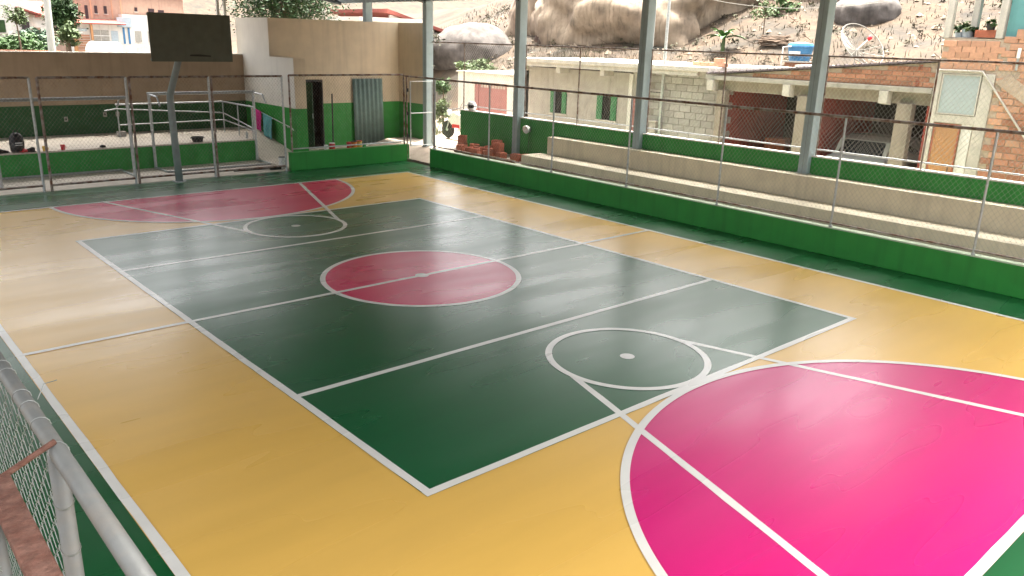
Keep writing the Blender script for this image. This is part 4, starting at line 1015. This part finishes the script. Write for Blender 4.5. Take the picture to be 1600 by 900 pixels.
# ------------------------------------------------------------------ motorbike by the gate
mk = thing('motorbike', 'white and red motorbike parked outside behind the green parapet end', 'motorbike', (9.9, 11.2, .31))
zm = .305
for yv in (11.85, 10.65):
    w_ = MB().lathe([(.20, -.05), (.29, -.05), (.31, 0), (.29, .05), (.20, .05)], (9.9, yv, zm+.31), 22, Matrix.Rotation(R(90), 3, 'Y')).build('wheel', 'tyre', mk)
    MB().lathe([(.06, -.06), (.06, .06)], (9.9, yv, zm+.31), 12, Matrix.Rotation(R(90), 3, 'Y')).build('hub', 'galv', w_)
for s in (-1, 1): T([(9.9+s*.07, 11.85, zm+.31), (9.9+s*.07, 11.58, zm+.92)], .022).build('fork', 'galv', mk)
mb = MB(); mb.prism([(11.75, zm+.62), (11.45, zm+.95), (11.15, zm+.86), (10.8, zm+.80), (10.35, zm+.92), (10.4, zm+.70), (10.9, zm+.45), (11.4, zm+.38)], lambda a, b: (9.80, a, b), lambda a, b: (10.0, a, b)); mb.build('fairing', 'white', mk, bevel=.03)
mb = MB(); mb.prism([(11.1, zm+.86), (10.35, zm+.95), (10.3, zm+1.0), (11.1, zm+.95)], lambda a, b: (9.79, a, b), lambda a, b: (10.01, a, b)); mb.build('seat', 'black', mk, bevel=.03)
B(9.78, 10.02, 11.1, 11.5, zm+.40, zm+.52).build('side_panel', 'red', mk, bevel=.02)
T([(9.55, 11.50, zm+1.05), (9.8, 11.58, zm+1.0), (10.0, 11.58, zm+1.0), (10.25, 11.50, zm+1.05)], .015).build('handlebar', 'black', mk)
MB().lathe([(.03, -.06), (.09, 0), (.10, .06)], (9.9, 11.75, zm+.88), 14, Matrix.Rotation(R(-90), 3, 'X')).build('headlight', 'white', mk)
for s in (-1, 1): T([(9.9+s*.25, 11.5, zm+1.05), (9.9+s*.3, 11.45, zm+1.22)], .008, 5).build('mirror_stem', 'black', mk)
mk.location.y += .62
hm = thing('helmet', 'white and black helmet resting on the end of the green parapet', 'helmet', (8.22, 9.1, 1.575))
MB().lathe([(.10, 0), (.135, .06), (.14, .13), (.115, .21), (.06, .255), (.01, .265)], (8.20, 9.05, 1.578), 18).build('shell', 'white', hm, smooth=True)
MB().obox((8.10, 8.97, 1.70), (.10, .17, .10), Matrix.Rotation(R(40), 3, 'Z')).build('visor', 'black', hm, bevel=.03)

# ------------------------------------------------------------------ red roofed house and white roof behind the building
rh = thing('red_roof_house', 'white house with red tiled roof edge beside the far column', 'house', (19, 27.5, 1.5))
B(16.4, 19.6, 25.9, 31, .5, 4.0).build('wall', 'plaster_white', rh)
mb = MB(); mb.prism([(16.0, 4.75), (20.0, 3.75), (20.0, 3.9), (16.0, 4.92)], lambda a, b: (a, 25.6, b), lambda a, b: (a, 31.3, b)); mb.build('roof', 'tile_red', rh)
mb = MB(); mb.prism([(16.4, 4.0), (19.6, 4.0), (19.6, 3.86), (16.4, 4.64)], lambda a, b: (a, 25.9, b), lambda a, b: (a, 26.1, b)); mb.build('gable', 'plaster_white', rh)
wrf = thing('flat_roof_shed', 'long white flat roof just above the service building wall', 'shed', (14.4, 23.5, 0))
B(12.9, 16.4, 23.0, 25.5, 0, 4.25).build('wall', 'plaster_white', wrf); B(12.7, 16.6, 22.8, 25.7, 4.25, 4.42).build('roof_slab', 'plaster_white', wrf)
pw = thing('pale_upper_wall', 'pale plastered wall high on the slope above the bare soil', 'wall', (28.5, 11, 5))
B(28.4, 28.7, 8.2, 14.5, 4.5, 9.5).build('panel', 'plaster_white', pw); B(28.34, 28.76, 8.1, 14.6, 9.5, 9.65).build('coping', 'concrete_pale', pw)

# ------------------------------------------------------------------ far street on the left
cp = thing('lamp_post', 'leaning pale concrete pole rising behind the stage wall', 'pole', (.05, 22.15, 0))
T([(.02, 22.17, 0), (.1, 22.15, 3.0), (.22, 22.13, 7.5)], [.13, .115, .09], 12).build('shaft', 'pole_concrete', cp); T([(.22, 22.13, 7.3), (-.4, 22.1, 7.6), (-1.2, 22.05, 7.65)], .03).build('arm', 'galv', cp)
lt = thing('lattice_column', 'pale lattice column behind the right edge of the backboard', 'column', (3.9, 16.6, 0))
for x in (3.80, 4.03): B(x-.04, x+.04, 16.62, 16.70, 0, 5.2).build('chord', 'pole_concrete', lt)
for k in range(16): T([(3.83 if k % 2 else 4.0, 16.66, .3+k*.3), (4.0 if k % 2 else 3.83, 16.66, .6+k*.3)], .016, 5).build('lacing', 'pole_concrete', lt)
ld = thing('ladder', 'narrow pale ladder leaning behind the stage wall', 'ladder', (4.3, 16.7, 0))
for dx in (0, .14): T([(4.24+dx, 17.0, .0), (4.08+dx*.5, 16.75, 4.1)], .02, 6).build('stile', 'concrete_pale', ld)
for k in range(12): z = .3+k*.31; f_ = z/4.1; T([(4.24-.16*f_, 17-.25*f_, z), (4.38-.23*f_, 17-.25*f_, z)], .012, 5).build('rung', 'concrete_pale', ld)
def fbox(p, nm, mt, x0, x1, y, d, z0, z1, **k): return B(x0, x1, y, y+d, z0, z1).build(nm, mt, p, **k)
# pink brick building with white annex
pb = thing('pink_building', 'two-storey salmon brick building with narrow dark windows', 'building', (19.5, 84, 0))
fbox(pb, 'wall', 'house_pink', 15.3, 27, 83, 8, 0, 6.9); fbox(pb, 'roof_edge', 'tile_red', 15.0, 27.2, 82.7, 8.6, 6.9, 7.1)
for x, z0, z1 in ((16.35, 5.0, 5.75), (17.25, 4.25, 5.75), (18.15, 5.0, 5.75), (19.05, 5.0, 5.75), (22.05, 5.35, 5.75), (23.6, 4.9, 5.7), (24.6, 4.9, 5.6)):
    w_ = fbox(pb, 'window', 'window_dark', x-.14 if x < 23 else x-.3, x+.14 if x < 23 else x+.3, 82.95, .06, z0, z1)
    fbox(w_, 'sill', 'concrete_pale', x-.22, x+.22, 82.90, .1, z0-.08, z0-.01)
for x in (17.7, 19.7, 20.6): fbox(pb, 'pilaster', 'brick_pale', x-.07, x+.07, 82.97, .05, 4.2, 6.9)
an = thing('white_annex', 'white ground floor shop front with tiled awning below the salmon building', 'building', (19.5, 81, 0))
fbox(an, 'wall', 'plaster_white', 15.4, 27, 81.6, 1.3, 0, 4.0); fbox(an, 'pillar', 'wood', 15.25, 15.55, 80.9, .3, 0, 4.0); fbox(an, 'pillar', 'wood', 16.9, 17.1, 80.9, .3, 2.4, 4.0)
mb = MB(); mb.prism([(80.6, 3.95), (82.9, 4.35), (82.9, 4.45), (80.6, 4.05)], lambda a, b: (14.8, a, b), lambda a, b: (20.2, a, b)); mb.build('awning', 'tile_red', an)
for k in range(7): fbox(an, 'slat', 'brick_pale', 15.55, 16.9, 81.52, .06, 1.3+k*.24, 1.48+k*.24)
fbox(an, 'sign_panel', 'light_blue', 15.9, 16.7, 81.5, .05, 3.25, 3.5)
for x in (17.2, 18.0): w_ = fbox(an, 'window', 'grille', x, x+.72, 81.53, .06, 2.3, 3.4); fbox(w_, 'frame', 'white', x-.04, x+.76, 81.5, .02, 2.82, 2.88)
fbox(an, 'door', 'light_blue', 18.95, 19.6, 81.53, .06, 1.2, 3.35); fbox(an, 'blue_panel', 'light_blue', 19.6, 21.0, 81.4, .15, 3.75, 4.7)
for x in (20.1, 20.6): fbox(an, 'window', 'tank_blue', x, x+.18, 81.53, .06, 2.1, 3.7)
for x in (21.3, 22.6): fbox(an, 'window', 'grille', x, x+.6, 81.53, .06, 2.3, 3.4)
fbox(an, 'upper_wall', 'plaster_white', 20.2, 27, 81.61, 1.2, 4.0, 5.0); fbox(an, 'forecourt_wall', 'plaster_white', 19.8, 26, 79.2, .2, 0, 2.0)
# van
vn = thing('white_van', 'white van parked in front of the salmon building', 'van', (17.5, 78.5, 0))
mb = MB(); pr = [(15.7, .5), (15.75, 1.5), (16.1, 2.25), (18.5, 2.3), (18.75, 1.9), (18.8, .5)]
mb.prism(pr, lambda a, b: (a, 77.7, b), lambda a, b: (a, 79.3, b)); mb.build('body', 'white', vn, bevel=.06)
for x in (16.4, 18.1): MB().lathe([(.2, -.1), (.32, -.1), (.32, .1), (.2, .1)], (x, 77.75, .42), 16, Matrix.Rotation(R(90), 3, 'X')).build('wheel', 'tyre', vn)
mb = MB(); mb.prism([(15.72, 1.55), (15.95, 2.1), (16.0, 2.1), (15.78, 1.55)], lambda a, b: (a-.02, 77.8, b), lambda a, b: (a-.02, 79.2, b)); mb.build('windscreen', 'glass_frost', vn)
# white house and its neighbours far left
wh = thing('white_house', 'white house with purple window and low terracotta roof at the far left', 'house', (4, 62, 0))
fbox(wh, 'wall', 'plaster_white', -3, 7.3, 60, 7, 0, 5.6); fbox(wh, 'side_wall', 'plaster_white', 7.3, 7.9, 61, 6, 0, 5.2)
fbox(wh, 'eave', 'brick_dark', -3.2, 5.2, 59.6, .5, 4.35, 4.5); 
for x in (3.7, 5.2, 6.75): w_ = fbox(wh, 'window', 'window_dark' if x != 5.2 else 'leaf_dark', x, x+.5, 59.93, .1, 3.1 if x < 6 else 2.8, 3.95); fbox(w_, 'sill', 'concrete_pale', x-.05, x+.55, 59.88, .1, 2.98, 3.07)
mb = MB(); mb.prism([(6.5, 4.75), (8.0, 4.35), (8.0, 4.45), (6.5, 4.9)], lambda a, b: (a, 59.4, b), lambda a, b: (a, 62, b)); mb.build('porch_roof', 'tile_red', wh)
mb = MB(); mb.prism([(6.95, 1.5), (7.5, 3.5), (8.1, 3.5), (8.0, 2.6), (7.4, 1.5)], lambda a, b: (a, 60.6, b), lambda a, b: (a, 60.9, b)); mb.build('stair_wall', 'house_pink', wh)
rhs = thing('tiled_roof_house', 'small house with brown tiled roof behind the concrete pole', 'house', (9.2, 75, 0))
fbox(rhs, 'wall', 'plaster_white', 7.9, 12, 74, 5, 0, 4.4)
mb = MB(); mb.prism([(73.6, 4.35), (76.5, 5.6), (79.4, 4.35), (79.4, 4.5), (76.5, 5.75), (73.6, 4.5)], lambda a, b: (7.6, a, b), lambda a, b: (12.3, a, b)); mb.build('roof', 'tile_red', rhs)
fw_ = thing('garden_wall', 'low brick garden wall with pale posts at the far left', 'wall', (4, 45, 0))
fbox(fw_, 'wall', 'brick', 1.0, 5.6, 44.8, .2, 0, 2.25)
for k in range(6): fbox(fw_, 'post', 'concrete_pale', 1.9+k*.7, 2.02+k*.7, 44.6, .12, 0, 2.15)
tag(B(-20, 9, 42.5, 42.9, 0, 1.98).build('boundary_wall', 'concrete_pale'), 'long pale boundary wall far behind the stage wall', 'wall')
